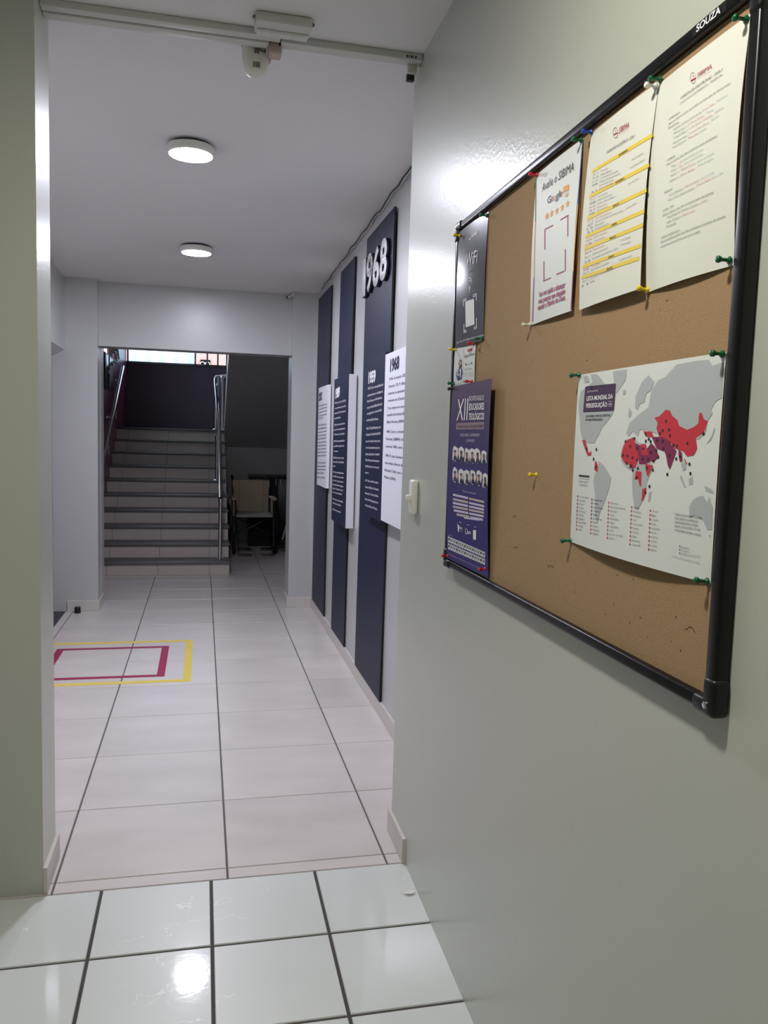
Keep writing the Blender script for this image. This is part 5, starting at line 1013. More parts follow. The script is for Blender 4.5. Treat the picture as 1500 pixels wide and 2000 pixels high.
  ([(0.0983,0.0553),(0.0979,0.0565),(0.0968,0.0573),(0.0956,0.0573),(0.0945,0.0565),(0.0941,0.0553),(0.0945,0.0541),(0.0956,0.0533),(0.0968,0.0533),(0.0979,0.0541)],'wine',1),
  ([(0.0987,0.0486),(0.0983,0.0498),(0.0972,0.0506),(0.096,0.0506),(0.0949,0.0498),(0.0945,0.0486),(0.0949,0.0474),(0.096,0.0466),(0.0972,0.0466),(0.0983,0.0474)],'red',1),
  ([(0.0991,0.0419),(0.0987,0.0431),(0.0976,0.0439),(0.0964,0.0439),(0.0953,0.0431),(0.0949,0.0419),(0.0953,0.0407),(0.0964,0.0399),(0.0976,0.0399),(0.0987,0.0407)],'red',1),
  ([(0.0995,0.0352),(0.0991,0.0364),(0.098,0.0372),(0.0968,0.0372),(0.0957,0.0364),(0.0953,0.0352),(0.0957,0.034),(0.0968,0.0332),(0.098,0.0332),(0.0991,0.034)],'red',1),
  ([(0.0999,0.0285),(0.0995,0.0297),(0.0984,0.0305),(0.0972,0.0305),(0.0961,0.0297),(0.0957,0.0285),(0.0961,0.0273),(0.0972,0.0265),(0.0984,0.0265),(0.0995,0.0273)],'red',1),
  ([(0.164,0.0887),(0.1636,0.0899),(0.1626,0.0906),(0.1614,0.0906),(0.1604,0.0899),(0.16,0.0887),(0.1604,0.0875),(0.1614,0.0868),(0.1626,0.0868),(0.1636,0.0875)],'red',1),
  ([(0.1645,0.0821),(0.1641,0.0833),(0.1631,0.084),(0.1619,0.084),(0.1609,0.0833),(0.1605,0.0821),(0.1609,0.0809),(0.1619,0.0802),(0.1631,0.0802),(0.1641,0.0809)],'red',1),
  ([(0.165,0.0754),(0.1646,0.0766),(0.1636,0.0773),(0.1624,0.0773),(0.1614,0.0766),(0.161,0.0754),(0.1614,0.0742),(0.1624,0.0735),(0.1636,0.0735),(0.1646,0.0742)],'red',1),
  ([(0.1654,0.0688),(0.165,0.07),(0.164,0.0707),(0.1628,0.0707),(0.1618,0.07),(0.1614,0.0688),(0.1618,0.0676),(0.1628,0.0669),(0.164,0.0669),(0.165,0.0676)],'red',1),
  ([(0.1659,0.0621),(0.1655,0.0633),(0.1645,0.064),(0.1633,0.064),(0.1623,0.0633),(0.1619,0.0621),(0.1623,0.0609),(0.1633,0.0602),(0.1645,0.0602),(0.1655,0.0609)],'red',1),
  ([(0.1664,0.0555),(0.166,0.0567),(0.165,0.0574),(0.1638,0.0574),(0.1628,0.0567),(0.1624,0.0555),(0.1628,0.0543),(0.1638,0.0536),(0.165,0.0536),(0.166,0.0543)],'red',1),
  ([(0.1669,0.0488),(0.1665,0.05),(0.1655,0.0507),(0.1643,0.0507),(0.1633,0.05),(0.1629,0.0488),(0.1633,0.0476),(0.1643,0.0469),(0.1655,0.0469),(0.1665,0.0476)],'red',1),
  ([(0.1673,0.0422),(0.1669,0.0434),(0.1659,0.0441),(0.1647,0.0441),(0.1637,0.0434),(0.1633,0.0422),(0.1637,0.041),(0.1647,0.0403),(0.1659,0.0403),(0.1669,0.041)],'red',1),
  ([(0.1678,0.0355),(0.1674,0.0367),(0.1664,0.0374),(0.1652,0.0374),(0.1642,0.0367),(0.1638,0.0355),(0.1642,0.0343),(0.1652,0.0336),(0.1664,0.0336),(0.1674,0.0343)],'red',1),
  ([(0.1684,0.0288),(0.168,0.03),(0.1669,0.0308),(0.1657,0.0308),(0.1646,0.03),(0.1642,0.0288),(0.1646,0.0276),(0.1657,0.0268),(0.1669,0.0268),(0.168,0.0276)],'red',1),
  ([(0.2411,0.0882),(0.2407,0.0893),(0.2398,0.09),(0.2386,0.09),(0.2377,0.0893),(0.2373,0.0882),(0.2377,0.0871),(0.2386,0.0864),(0.2398,0.0864),(0.2407,0.0871)],'red',1),
  ([(0.2416,0.0816),(0.2412,0.0827),(0.2403,0.0834),(0.2391,0.0834),(0.2382,0.0827),(0.2378,0.0816),(0.2382,0.0805),(0.2391,0.0798),(0.2403,0.0798),(0.2412,0.0805)],'red',1),
  ([(0.2421,0.075),(0.2417,0.0761),(0.2408,0.0768),(0.2396,0.0768),(0.2387,0.0761),(0.2383,0.075),(0.2387,0.0739),(0.2396,0.0732),(0.2408,0.0732),(0.2417,0.0739)],'red',1),
  ([(0.2427,0.0683),(0.2423,0.0694),(0.2414,0.0701),(0.2402,0.0701),(0.2393,0.0694),(0.2389,0.0683),(0.2393,0.0672),(0.2402,0.0665),(0.2414,0.0665),(0.2423,0.0672)],'red',1),
  ([(0.2432,0.0617),(0.2428,0.0628),(0.2419,0.0635),(0.2407,0.0635),(0.2398,0.0628),(0.2394,0.0617),(0.2398,0.0606),(0.2407,0.0599),(0.2419,0.0599),(0.2428,0.0606)],'red',1),
  ([(0.2437,0.0551),(0.2433,0.0562),(0.2424,0.0569),(0.2412,0.0569),(0.2403,0.0562),(0.2399,0.0551),(0.2403,0.054),(0.2412,0.0533),(0.2424,0.0533),(0.2433,0.054)],'red',1),
  ([(0.2442,0.0484),(0.2438,0.0495),(0.2429,0.0502),(0.2417,0.0502),(0.2408,0.0495),(0.2404,0.0484),(0.2408,0.0473),(0.2417,0.0466),(0.2429,0.0466),(0.2438,0.0473)],'red',1),
  ([(0.2447,0.0418),(0.2443,0.0429),(0.2434,0.0436),(0.2422,0.0436),(0.2413,0.0429),(0.2409,0.0418),(0.2413,0.0407),(0.2422,0.04),(0.2434,0.04),(0.2443,0.0407)],'red',1),
  ([(0.2453,0.0351),(0.2449,0.0363),(0.2439,0.037),(0.2427,0.037),(0.2417,0.0363),(0.2413,0.0351),(0.2417,0.0339),(0.2427,0.0332),(0.2439,0.0332),(0.2449,0.0339)],'red',1),
  ([(0.2457,0.0285),(0.2453,0.0296),(0.2444,0.0303),(0.2432,0.0303),(0.2423,0.0296),(0.2419,0.0285),(0.2423,0.0274),(0.2432,0.0267),(0.2444,0.0267),(0.2453,0.0274)],'red',1),
  ([(0.2958,0.0876),(0.2955,0.0887),(0.2946,0.0893),(0.2934,0.0893),(0.2925,0.0887),(0.2922,0.0876),(0.2925,0.0865),(0.2934,0.0859),(0.2946,0.0859),(0.2955,0.0865)],'red',1),
  ([(0.2962,0.081),(0.2959,0.0821),(0.295,0.0827),(0.2938,0.0827),(0.2929,0.0821),(0.2926,0.081),(0.2929,0.0799),(0.2938,0.0793),(0.295,0.0793),(0.2959,0.0799)],'red',1),
  ([(0.2968,0.0743),(0.2964,0.0754),(0.2955,0.0761),(0.2943,0.0761),(0.2934,0.0754),(0.293,0.0743),(0.2934,0.0732),(0.2943,0.0725),(0.2955,0.0725),(0.2964,0.0732)],'red',1),
  ([(0.2972,0.0677),(0.2969,0.0688),(0.296,0.0694),(0.2948,0.0694),(0.2939,0.0688),(0.2936,0.0677),(0.2939,0.0666),(0.2948,0.066),(0.296,0.066),(0.2969,0.0666)],'red',1),
  ([(0.2978,0.061),(0.2974,0.0621),(0.2965,0.0628),(0.2953,0.0628),(0.2944,0.0621),(0.294,0.061),(0.2944,0.0599),(0.2953,0.0592),(0.2965,0.0592),(0.2974,0.0599)],'red',1),
  ([(0.2981,0.0544),(0.2978,0.0555),(0.2969,0.0561),(0.2957,0.0561),(0.2948,0.0555),(0.2945,0.0544),(0.2948,0.0533),(0.2957,0.0527),(0.2969,0.0527),(0.2978,0.0533)],'red',1),
  ([(0.2987,0.0477),(0.2983,0.0488),(0.2974,0.0495),(0.2962,0.0495),(0.2953,0.0488),(0.2949,0.0477),(0.2953,0.0466),(0.2962,0.0459),(0.2974,0.0459),(0.2983,0.0466)],'red',1),
  ([(0.299,0.0411),(0.2987,0.0422),(0.2978,0.0428),(0.2966,0.0428),(0.2957,0.0422),(0.2954,0.0411),(0.2957,0.04),(0.2966,0.0394),(0.2978,0.0394),(0.2987,0.04)],'red',1),
  ([(0.2995,0.0344),(0.2992,0.0355),(0.2983,0.0361),(0.2971,0.0361),(0.2962,0.0355),(0.2959,0.0344),(0.2962,0.0333),(0.2971,0.0327),(0.2983,0.0327),(0.2992,0.0333)],'red',1),
  ([(0.3,0.0277),(0.2996,0.0288),(0.2987,0.0295),(0.2975,0.0295),(0.2966,0.0288),(0.2962,0.0277),(0.2966,0.0266),(0.2975,0.0259),(0.2987,0.0259),(0.2996,0.0266)],'red',1),
  ([(0.3749,0.0432),(0.3746,0.044),(0.3739,0.0445),(0.3731,0.0445),(0.3724,0.044),(0.3721,0.0432),(0.3724,0.0424),(0.3731,0.0419),(0.3739,0.0419),(0.3746,0.0424)],'grey',1),
  ([(0.3755,0.0381),(0.3752,0.0389),(0.3745,0.0394),(0.3737,0.0394),(0.373,0.0389),(0.3727,0.0381),(0.373,0.0373),(0.3737,0.0368),(0.3745,0.0368),(0.3752,0.0373)],'grey',1),
  ([(0.376,0.0331),(0.3757,0.0339),(0.375,0.0344),(0.3742,0.0344),(0.3735,0.0339),(0.3732,0.0331),(0.3735,0.0323),(0.3742,0.0318),(0.375,0.0318),(0.3757,0.0323)],'grey',1),
 ]),
 'A': ([
  ('1968', 0.1171, 0.7495, 0.1859, 0.0035, 0.0567, 'navy', 1),
  ('1974: A missão GESA e Igreja', 0.1047, 0.7052, 0.5, 0.0, 0.0137, 'navy', 0),
  ('Pomares, CR, Pr. Eduardo Gomes', 0.1012, 0.6704, 0.5, 0.0, 0.0137, 'navy', 0),
  ('Inverton se aposentou do cargo', 0.0975, 0.6365, 0.5, 0.0, 0.0137, 'navy', 0),
  ('mossado em Chattanooga, EUA', 0.0919, 0.6015, 0.5, 0.0, 0.0137, 'navy', 0),
  ('Com tantos em nosso Pres. foi', 0.0866, 0.5641, 0.5, 0.0, 0.0137, 'navy', 0),
  ('mudado de Instituto Bíblico para', 0.0796, 0.5311, 0.5, 0.0, 0.0138, 'navy', 0),
  ('Bíblico Meranata (SIBIMA)', 0.0769, 0.4962, 0.36, 0.0, 0.0138, 'navy', 0),
  ('1984: Com o crescimento do', 0.0749, 0.4484, 0.5, 0.0, 0.0138, 'navy', 0),
  ('Meranata (SIBIMA), foi mais um', 0.0715, 0.4123, 0.5, 0.0, 0.0133, 'navy', 0),
  ('sonho de 1984, como pensou a', 0.0647, 0.3755, 0.5, 0.0, 0.0133, 'navy', 0),
  ('1990: Pr. Joe Gutenson e Pr. F.', 0.0661, 0.33, 0.5, 0.0, 0.0133, 'navy', 0),
  ('que pudesse oferecer discipulado', 0.0615, 0.2937, 0.5, 0.0, 0.0134, 'navy', 0),
  ('Educação Cristã, com o apoio da', 0.0593, 0.2574, 0.5, 0.0, 0.0134, 'navy', 0),
  ('Missão (GEPM)', 0.0617, 0.2212, 0.24, 0.0, 0.0134, 'navy', 0),
 ], [
 ]),
 'B': ([
  ('1959', 0.0434, 0.734, 0.1874, -0.0008, 0.0589, 'white', 1),
  ('1959: Com a necessidade de', 0.0356, 0.6971, 0.3876, 0.0015, 0.0144, 'white', 0),
  ('preparar pastores, no município de', 0.0317, 0.6598, 0.3852, 0.0046, 0.0144, 'white', 0),
  ('Nova Russas, em Pitombeiras,', 0.0259, 0.6268, 0.3843, 0.0073, 0.0144, 'white', 0),
  ('nasceu o Instituto Bíblico Rural, que', 0.0255, 0.5914, 0.3835, 0.0102, 0.0144, 'white', 0),
  ('em seguida teve o nome mudado', 0.0248, 0.5581, 0.3795, 0.0128, 0.0144, 'white', 0),
  ('para Instituto Bíblico Meranata.', 0.0218, 0.5227, 0.3083, 0.003, 0.0144, 'white', 0),
  ('1963: O Sítio Meranata, em', 0.0204, 0.4753, 0.3714, 0.0073, 0.0145, 'white', 0),
  ('Messejana foi comprado pela missão', 0.0199, 0.441, 0.3739, 0.0102, 0.0145, 'white', 0),
  ('que, em cada canto, sede e para', 0.0153, 0.4061, 0.3724, 0.0055, 0.0126, 'white', 0),
  ('servir de acampamentos para as', 0.0173, 0.3695, 0.3688, 0.0069, 0.0126, 'white', 0),
  ('igrejas. Logo depois, o Instituto', 0.0192, 0.3342, 0.3653, 0.0075, 0.0126, 'white', 0),
  ('Bíblico Meranata mudou-se para o', 0.0194, 0.3004, 0.3635, 0.0065, 0.0126, 'white', 0),
  ('Sítio Meranata, como uma escola', 0.0198, 0.2658, 0.3615, 0.007, 0.0126, 'white', 0),
  ('noturna.', 0.0217, 0.2297, 0.0974, 0.0021, 0.0126, 'white', 0),
  ('1967: Uma nova fase recebe o', 0.0307, 0.1853, 0.3486, 0.008, 0.0126, 'white', 0),
  ('Instituto Bíblico Meranata', 0.0327, 0.1493, 0.3514, 0.008, 0.0126, 'white', 0),
  ('Residencial. O Instituto Bíblico', 0.0345, 0.1146, 0.3518, 0.0078, 0.0126, 'white', 0),
  ('Noturno de Fortaleza passou a ser', 0.0332, 0.0812, 0.3501, 0.0075, 0.0126, 'white', 0),
  ('o Instituto Bíblico Meranata.', 0.0379, 0.0467, 0.3323, 0.007, 0.0126, 'white', 0),
 ], [
 ]),
 'C': ([
  ('1989', 0.0641, 0.8427, 0.1781, 0.0088, 0.0618, 'white', 1),
  ('1989: Pr. Jorge C. da Silva foi', 0.0557, 0.8039, 0.428, 0.0043, 0.0135, 'white', 0),
  ('o novo diretor que em todo', 0.0503, 0.7688, 0.4383, 0.005, 0.0135, 'white', 0),
  ('seminário. O Pr. Davi assume a', 0.0481, 0.7352, 0.4362, 0.0055, 0.0135, 'white', 0),
  ('presidência', 0.0532, 0.7003, 0.2428, 0.0038, 0.0135, 'white', 0),
  ('2000: Início do mestrado em', 0.0458, 0.6543, 0.4254, 0.0086, 0.0135, 'white', 0),
  ('parceria. Doutorado pastoral', 0.0434, 0.6216, 0.4262, 0.009, 0.0135, 'white', 0),
  ('O Seminário foi credenciado', 0.0411, 0.5889, 0.4211, 0.008, 0.0135, 'white', 0),
  ('2004: Primeira especialização', 0.0407, 0.5426, 0.4278, 0.0102, 0.0136, 'white', 0),
  ('a nível EAD, criação de curso', 0.0421, 0.5086, 0.422, 0.0106, 0.0136, 'white', 0),
  ('no semestre', 0.0435, 0.4747, 0.1862, 0.0043, 0.0136, 'white', 0),
  ('2010: Nova diretoria e novos', 0.0394, 0.4292, 0.4206, 0.011, 0.0136, 'white', 0),
  ('alunos, 50 anos de história', 0.0328, 0.4005, 0.4311, 0.0121, 0.0136, 'white', 0),
  ('sede', 0.0371, 0.3711, 0.0882, 0.0026, 0.0136, 'white', 0),
  ('2012: Uma nova etapa do ensino', 0.0432, 0.3298, 0.4246, 0.0124, 0.0136, 'white', 0),
  ('novo EAD começa a ser usado', 0.0402, 0.3012, 0.4255, 0.0125, 0.0136, 'white', 0),
  ('por todo o país, criação e', 0.0371, 0.2725, 0.4264, 0.0127, 0.0136, 'white', 0),
  ('desenvolvimento de pesquisa', 0.0377, 0.2439, 0.4236, 0.0133, 0.0136, 'white', 0),
  ('missão. O Seminário cresceu', 0.038, 0.2171, 0.421, 0.0132, 0.0136, 'white', 0),
  ('com novos estudantes', 0.0418, 0.191, 0.374, 0.0117, 0.0136, 'white', 0),
  ('2016: Acordo com universidades', 0.0416, 0.1429, 0.4278, 0.0142, 0.0136, 'white', 0),
  ('convênios internacionais', 0.0456, 0.1158, 0.3461, 0.011, 0.0136, 'white', 0),
  ('2018: Reconhecimento', 0.0521, 0.0716, 0.3395, 0.0113, 0.0136, 'white', 0),
 ], [
 ]),
 'D': ([
  ('2012', 0.0321, 0.6803, 0.175, 0.0049, 0.0597, 'navy', 1),
  ('2012: O Seminário comemora', 0.0277, 0.6315, 0.4465, 0.0046, 0.0149, 'navy', 0),
  ('com uma celebração especial', 0.0272, 0.6062, 0.4469, 0.0053, 0.0149, 'navy', 0),
  ('e grande reunião de alunos', 0.0267, 0.5794, 0.4472, 0.0061, 0.0149, 'navy', 0),
  ('e professores que fazem', 0.0261, 0.5526, 0.4476, 0.0068, 0.0149, 'navy', 0),
  ('parte da sua história', 0.0257, 0.5318, 0.2564, 0.0042, 0.0149, 'navy', 0),
  ('2014: Nova biblioteca com', 0.0246, 0.4751, 0.4487, 0.009, 0.015, 'navy', 0),
  ('acervo especializado para', 0.0241, 0.4482, 0.4491, 0.0098, 0.015, 'navy', 0),
  ('os alunos e a comunidade', 0.0236, 0.4198, 0.4495, 0.0106, 0.015, 'navy', 0),
  ('com espaço de pesquisa e', 0.0231, 0.3928, 0.4499, 0.0114, 0.015, 'navy', 0),
  ('leitura, além do auditório', 0.0225, 0.3659, 0.4502, 0.0122, 0.015, 'navy', 0),
  ('dedicado aos eventos do', 0.022, 0.3374, 0.4506, 0.013, 0.015, 'navy', 0),
  ('seminário e das igrejas', 0.0215, 0.3104, 0.451, 0.0138, 0.015, 'navy', 0),
  ('parceiras, com cursos de', 0.0209, 0.2833, 0.4514, 0.0146, 0.015, 'navy', 0),
  ('teologia e de música para', 0.0204, 0.2563, 0.4518, 0.0154, 0.015, 'navy', 0),
  ('todas as idades', 0.0199, 0.2292, 0.4522, 0.0162, 0.015, 'navy', 0),
  ('2018: Curso superior de', 0.0188, 0.1719, 0.453, 0.0178, 0.015, 'navy', 0),
  ('teologia é autorizado e', 0.0183, 0.1447, 0.4534, 0.0186, 0.015, 'navy', 0),
  ('recebe novos alunos de', 0.0177, 0.1175, 0.4537, 0.0195, 0.015, 'navy', 0),
  ('todo o estado', 0.0172, 0.0903, 0.3586, 0.016, 0.015, 'navy', 0),
  ('2020: Ensino a distância', 0.0165, 0.054, 0.4262, 0.02, 0.015, 'navy', 0),
 ], [
 ]),
}
# ------------------------------------------------------------------ corridor ceiling lamps
def lamp(name, label, x, y, z, col, strength, group):
    t = thing(name, label, 'ceiling lamp', (x, y, z), 0, group)
    mb = MB(); mb.lathe([(.085, 0), (.085, -.012)], 32); mb.build('mounting_plate', mat('lamp_shadow_gap', (60, 60, 62), .6), t)
    mb = MB(); mb.lathe([(.102, -.012), (.104, -.016), (.104, -.042), (.100, -.046), (.094, -.0465), (.094, -.040), (.02, -.040)], 48); mb.build('housing', PVCW, t)
    mb = MB(); mb.lathe([(.0935, -.0415), (.0935, -.0475), (.088, -.0485), (.001, -.0490)], 48); d = mb.build('diffuser', emit('lamp_glow', col, strength), t)
    return t
lamp('ceiling_lamp', 'nearer of the two round white ceiling lamps, lit', -.06, 3.79, zc(3.79), LAMP_COOL_COL, LAMP_COOL, 'round corridor ceiling lamps')
lamp('ceiling_lamp', 'farther of the two round white ceiling lamps, lit', -.05, 5.60, zc(5.6), LAMP_COOL_COL, LAMP_COOL, 'round corridor ceiling lamps')
lamp('ceiling_lamp', 'round lamp on the near room ceiling above the camera', -.12, .92, ZN, LAMP_WARM_COL, LAMP_WARM, 'near room lamps')

# ------------------------------------------------------------------ cable trunking and devices on the ceiling
tr = thing('cable_trunking', 'grey plastic cable trunking across the ceiling over the opening', 'cable trunking', (0, 2.77, ZN))
mb = MB(); mb.rbox(-.488, .235, -.058, -.022, -.022, 0, .003); mb.build('left_channel', PVC, tr)
mb = MB(); mb.rbox(-.488, .200, -.018, .022, -.026, 0, .003); mb.build('left_channel', PVC, tr)
mb = MB(); mb.rbox(.238, .712, -.035, .012, -.024, 0, .003); c_ = mb.build('right_channel', PVC, tr)
mb = MB()
for k, w in enumerate((.006, .004, .007, .003, .006)): mb.box(.655 + k * .0075, .655 + k * .0075 + w * .8, -.0355, -.034, -.018, -.010)
mb.build('printed_mark', BLACKP, c_)
mb = MB(); mb.rbox(.668, .70, -.005, .012, -.052, -.02, .003); mb.rbox(.670, .696, .01, .03, -.07, -.045, .002, 1); mb.build('end_elbow', [PVC, BLACKP], tr)
jb = MB(); jb.rbox(.200, .243, -.012, .045, -.050, -.002, .008); jb.lathe([(.004, 0), (.004, .004)], 10, 1, M=Matrix.Translation((.236, -.012, -.022)) @ Matrix.Rotation(PI / 2, 4, 'X'))
j = jb.build('junction_box', [PINKB, BLACKP]); j.location = (0, 2.77, ZN); tag(j, 'small pinkish junction box beside the alarm sounder', 'junction box')
el = thing('emergency_light', 'slim white emergency light bar on the ceiling', 'emergency light', (.235, 2.645, ZN))
mb = MB(); mb.rbox(-.087, .087, -.042, .044, -.030, 0, .006); mb.build('housing', PVC, el)
mb = MB()
mb.rbox(-.080, .080, .006, .045, -.036, -.029, .003)
for k in range(12): mb.box(-.074 + k * .0125, -.066 + k * .0125, .010, .040, -.0375, -.0355)
mb.build('lens', mat('frosted_lens', (215, 216, 212), .3), el)
for s in (-1, 1):
    mb = MB(); mb.lathe([(.006, 0), (.006, .004), (.003, .009)], 10, M=Matrix.Translation((s * .087, -.02, -.012)) @ Matrix.Rotation(s * PI / 2, 4, 'Y')); mb.build('end_screw', mat('dull_metal', (120, 120, 118), .4, metal=.8), el)
sn = thing('alarm_sounder', 'white dome shaped alarm sounder hanging under the ceiling trunking', 'alarm', (.162, 2.846, 2.772))
mb = MB(); mb.lathe([(.030, .012), (.043, .012), (.0445, .004), (.044, -.025), (.041, -.045), (.037, -.062), (.028, -.076), (.014, -.084), (.003, -.087)], 36); mb.build('dome', PVCW, sn)
mb = MB(); mb.lathe([(.0446, .0125), (.0456, .0125), (.0456, .0155), (.0446, .0155)], 36); mb.build('top_rim', mat('dark_seal', (60, 60, 58), .6), sn)
mb = MB()
for k in range(5):
    x = -.009 + k * .005; y0 = -math.sqrt(.0405 ** 2 - x * x)
    mb.box(x, x + .0022, y0, y0 + .008, -.066, -.050)
mb.build('grille_slots', BLACKP, sn)
mb = MB(); mb.rbox(.030, .052, -.012, .018, -.03, .02, .004); mb.build('bracket', PINKB, sn)
w = MB(); w.tube([(.002, -.052, .022), (.001, -.056, 0), (-.004, -.050, -.014), (.002, -.047, -.02)], .0016, 6); w.tube([(.03, -.03, .0), (.02, -.046, .004), (.010, -.05, -.008), (.016, -.047, -.018), (.03, -.034, -.016), (.031, -.032, -.004)], .0018, 6, mi=1)
w.box(-.006, .010, -.052, -.043, -.026, -.012, 1); w.build('wiring', [PVCW, mat('grey_wire', (96, 92, 88), .5)], sn)
# loose cable along the top of the display wall
mb = MB(); pts = []
for k in range(70):
    y = 3.0 + k * .053; pts.append((XR - .014 - .004 * math.sin(k * .9), y, zc(y) - .012 - .003 * math.sin(k * .55) - .003 * math.sin(k * 1.7)))
mb.tube(pts, .003, 6)
pts2 = [(p[0] + .004, p[1], p[2] - .008 - .004 * math.sin(i * .8)) for i, p in enumerate(pts[8:48])]; mb.tube(pts2, .0025, 6, mi=1)
tag(mb.build('loose_cable', [mat('dark_cable', (38, 38, 40), .5), PVC]), 'loose thin cables along the top of the striped display wall', 'cable')
mb = MB(); mb.tube([(.70, 6.99, 2.665), (.725, 6.96, 2.672), (.745, 6.90, 2.690)], .011, 8); mb.tube([(.700, 6.99, 2.665), (.69, 6.995, 2.664)], .012, 8, mi=1)
tag(mb.build('conduit_stub', [PVC, BLACKP]), 'short conduit end sticking out above the right pilaster', 'conduit')

# ------------------------------------------------------------------ display wall: navy stripes and text boxes
def stripe(label, y0, y1, z0, z1, lean=0):
    t = thing('wall_stripe_panel', label, 'wall panel', (XR, (y0 + y1) / 2, z0), 0, 'tall navy stripe panels')
    h = (y1 - y0) / 2
    b = MB(); n = 16      # slightly warped sheet standing off the wall
    def P(j, e, d):
        v = j / n; return (-d - .004 * math.sin(5 * v + y0 * 7) * (1 if e < 0 else .3), e * h + lean * (.5 - v) + .003 * math.sin(9 * v), v * (z1 - z0))
    for j in range(n):
        a = [P(j, -1, .016), P(j, 1, .016), P(j + 1, 1, .016), P(j + 1, -1, .016)]; c = [(q[0] + .010, q[1], q[2]) for q in a]
        b.add(a + c, [(0, 3, 2, 1)], 0); b.add(a + c, [(4, 5, 6, 7)], 1)
        b.add(a + c, [(0, 4, 7, 3), (1, 2, 6, 5)] + ([(0, 1, 5, 4)] if j == 0 else []) + ([(3, 7, 6, 2)] if j == n - 1 else []), 1)
    b.build('panel_sheet', [NAVY, NAVYD], t)
    s = MB(); s.box(-.012, 0, -h * .6, -h * .55, .1, z1 - z0 - .1); s.box(-.012, 0, h * .55, h * .6, .1, z1 - z0 - .1); s.build('spacer', NAVYD, t)
stripe('nearest tall navy stripe on the display wall, with big 1968 numerals', 4.065, 4.775, .088, 2.655, .05)
stripe('middle tall navy stripe on the display wall, behind the 1989 box', 5.185, 5.715, .088, 2.64, .08)
stripe('farthest tall navy stripe on the display wall, beside the pilaster', 6.13, 6.80, .088, 2.63, .04)

# text -> mesh
_tc = {}
def glyphs(txt, bold):
    """vertices / faces of a line of text, normalised: x from 0 to 1, cap height 1"""
    k = (txt, bold)
    if k in _tc: return _tc[k]
    cu = bpy.data.curves.new('t', 'FONT'); cu.body = txt; cu.size = 1; cu.resolution_u = 2 if len(txt) > 6 else 5
    if bold: cu.offset = .045 if txt.isdigit() else .022
    ob = bpy.data.objects.new('t', cu); COL.objects.link(ob)
    dg = bpy.context.evaluated_depsgraph_get(); me = bpy.data.meshes.new_from_object(ob.evaluated_get(dg))
    V = [v.co.copy() for v in me.vertices]; F = [tuple(p.vertices) for p in me.polygons]
    bpy.data.objects.remove(ob); bpy.data.curves.remove(cu); bpy.data.meshes.remove(me)
    if V:
        x0 = min(v.x for v in V); x1 = max(v.x for v in V); CAP = .70
        V = [((v.x - x0) / max(x1 - x0, 1e-6), v.y / CAP) for v in V]
    _tc[k] = (V, F); return V, F
INK = {'white': (238, 236, 240), 'grey': (120, 120, 122), 'ink': (52, 52, 58), 'black': (22, 22, 24), 'redink': (176, 48, 62), 'pale': (222, 224, 226), 'hair': (40, 30, 28), 'skin': (196, 150, 126),
       'blueink': (40, 60, 110), 'taupe': (148, 124, 134), 'violet': (70, 50, 100), 'lilac': (206, 196, 222), 'stripe': (196, 180, 176), 'orange': (236, 170, 92), 'green': (34, 130, 84), 'blue': (80, 96, 150),
       'magenta': (168, 66, 118), 'yellow': (236, 206, 66), 'pink': (200, 120, 136), 'sky': (150, 176, 196), 'land': (178, 184, 186), 'red': (196, 46, 60), 'wine': (128, 34, 78), 'purple': (62, 34, 70), 'navy': (26, 32, 62)}
for i, c in enumerate(((70, 70, 74), (150, 104, 84), (60, 44, 42), (170, 120, 100), (200, 160, 140))):
    for k in range(12):
        if k % 5 == i: INK['face%d_skin' % k] = (190 - 14 * ((k * 5) % 7), 142 - 12 * ((k * 5) % 7), 118 - 10 * ((k * 5) % 7)); INK['face%d_suit' % k] = ((40, 42, 52), (28, 30, 40), (70, 50, 48), (34, 34, 36))[k % 4]; INK['face%d_hair' % k] = ((30, 26, 26), (60, 48, 42), (110, 104, 100))[k % 3]; INK['face%d_card' % k] = (226, 224, 224)
def ink(n): return mat('ink_' + n.split('_')[-1] + ('_%d_%d_%d' % INK[n] if n.startswith('face') else ''), INK[n], .6)
def print_mesh(name, texts, polys, mapf, parent, cuts=None, base=.0004):
    """flat artwork in sheet coordinates, cut along the sheet's own grid and laid on its surface"""
    groups = {}
    cols = []
    bm = bmesh.new(); lay = bm.verts.layers.float.new('lvl')
    def addface(pts, ci, lvl):
        vs_ = [bm.verts.new((p[0], p[1], 0)) for p in pts]
        for v in vs_: v[lay] = lvl
        try: f = bm.faces.new(vs_); f.material_index = ci; return f
        except ValueError: return None
    for pts, col, lvl in polys:
        if col not in cols: cols.append(col)
        addface(pts, cols.index(col), lvl * .25 + .2)
    bmesh.ops.triangulate(bm, faces=bm.faces[:])
    for (txt, s, z, ds, dz, h, col, bold) in texts:
        if col not in cols: cols.append(col)
        V, F = glyphs(txt, bold); ci = cols.index(col)
        bv = []
        for (x, y) in V:
            v = bm.verts.new((s + ds * x, z + dz * x + h * y, 0)); v[lay] = 1.6; bv.append(v)
        for f in F:
            try: ff = bm.faces.new([bv[i] for i in f]); ff.material_index = ci
            except ValueError: pass
    if cuts:
        for axis, vals in enumerate(cuts):
            for q in vals:
                co = Vector((q, 0, 0)) if axis == 0 else Vector((0, q, 0)); no = Vector((1, 0, 0)) if axis == 0 else Vector((0, 1, 0))
                bmesh.ops.bisect_plane(bm, geom=bm.verts[:] + bm.edges[:] + bm.faces[:], plane_co=co, plane_no=no, dist=1e-6)
    for v in bm.verts: v.co = mapf(v.co.x, v.co.y, base + v[lay] * .0004)
    me = bpy.data.meshes.new(name); bm.to_mesh(me); bm.free()
    for c in cols: me.materials.append(ink(c))
    o = bpy.data.objects.new(name, me); COL.objects.link(o); o.parent = parent
    return o
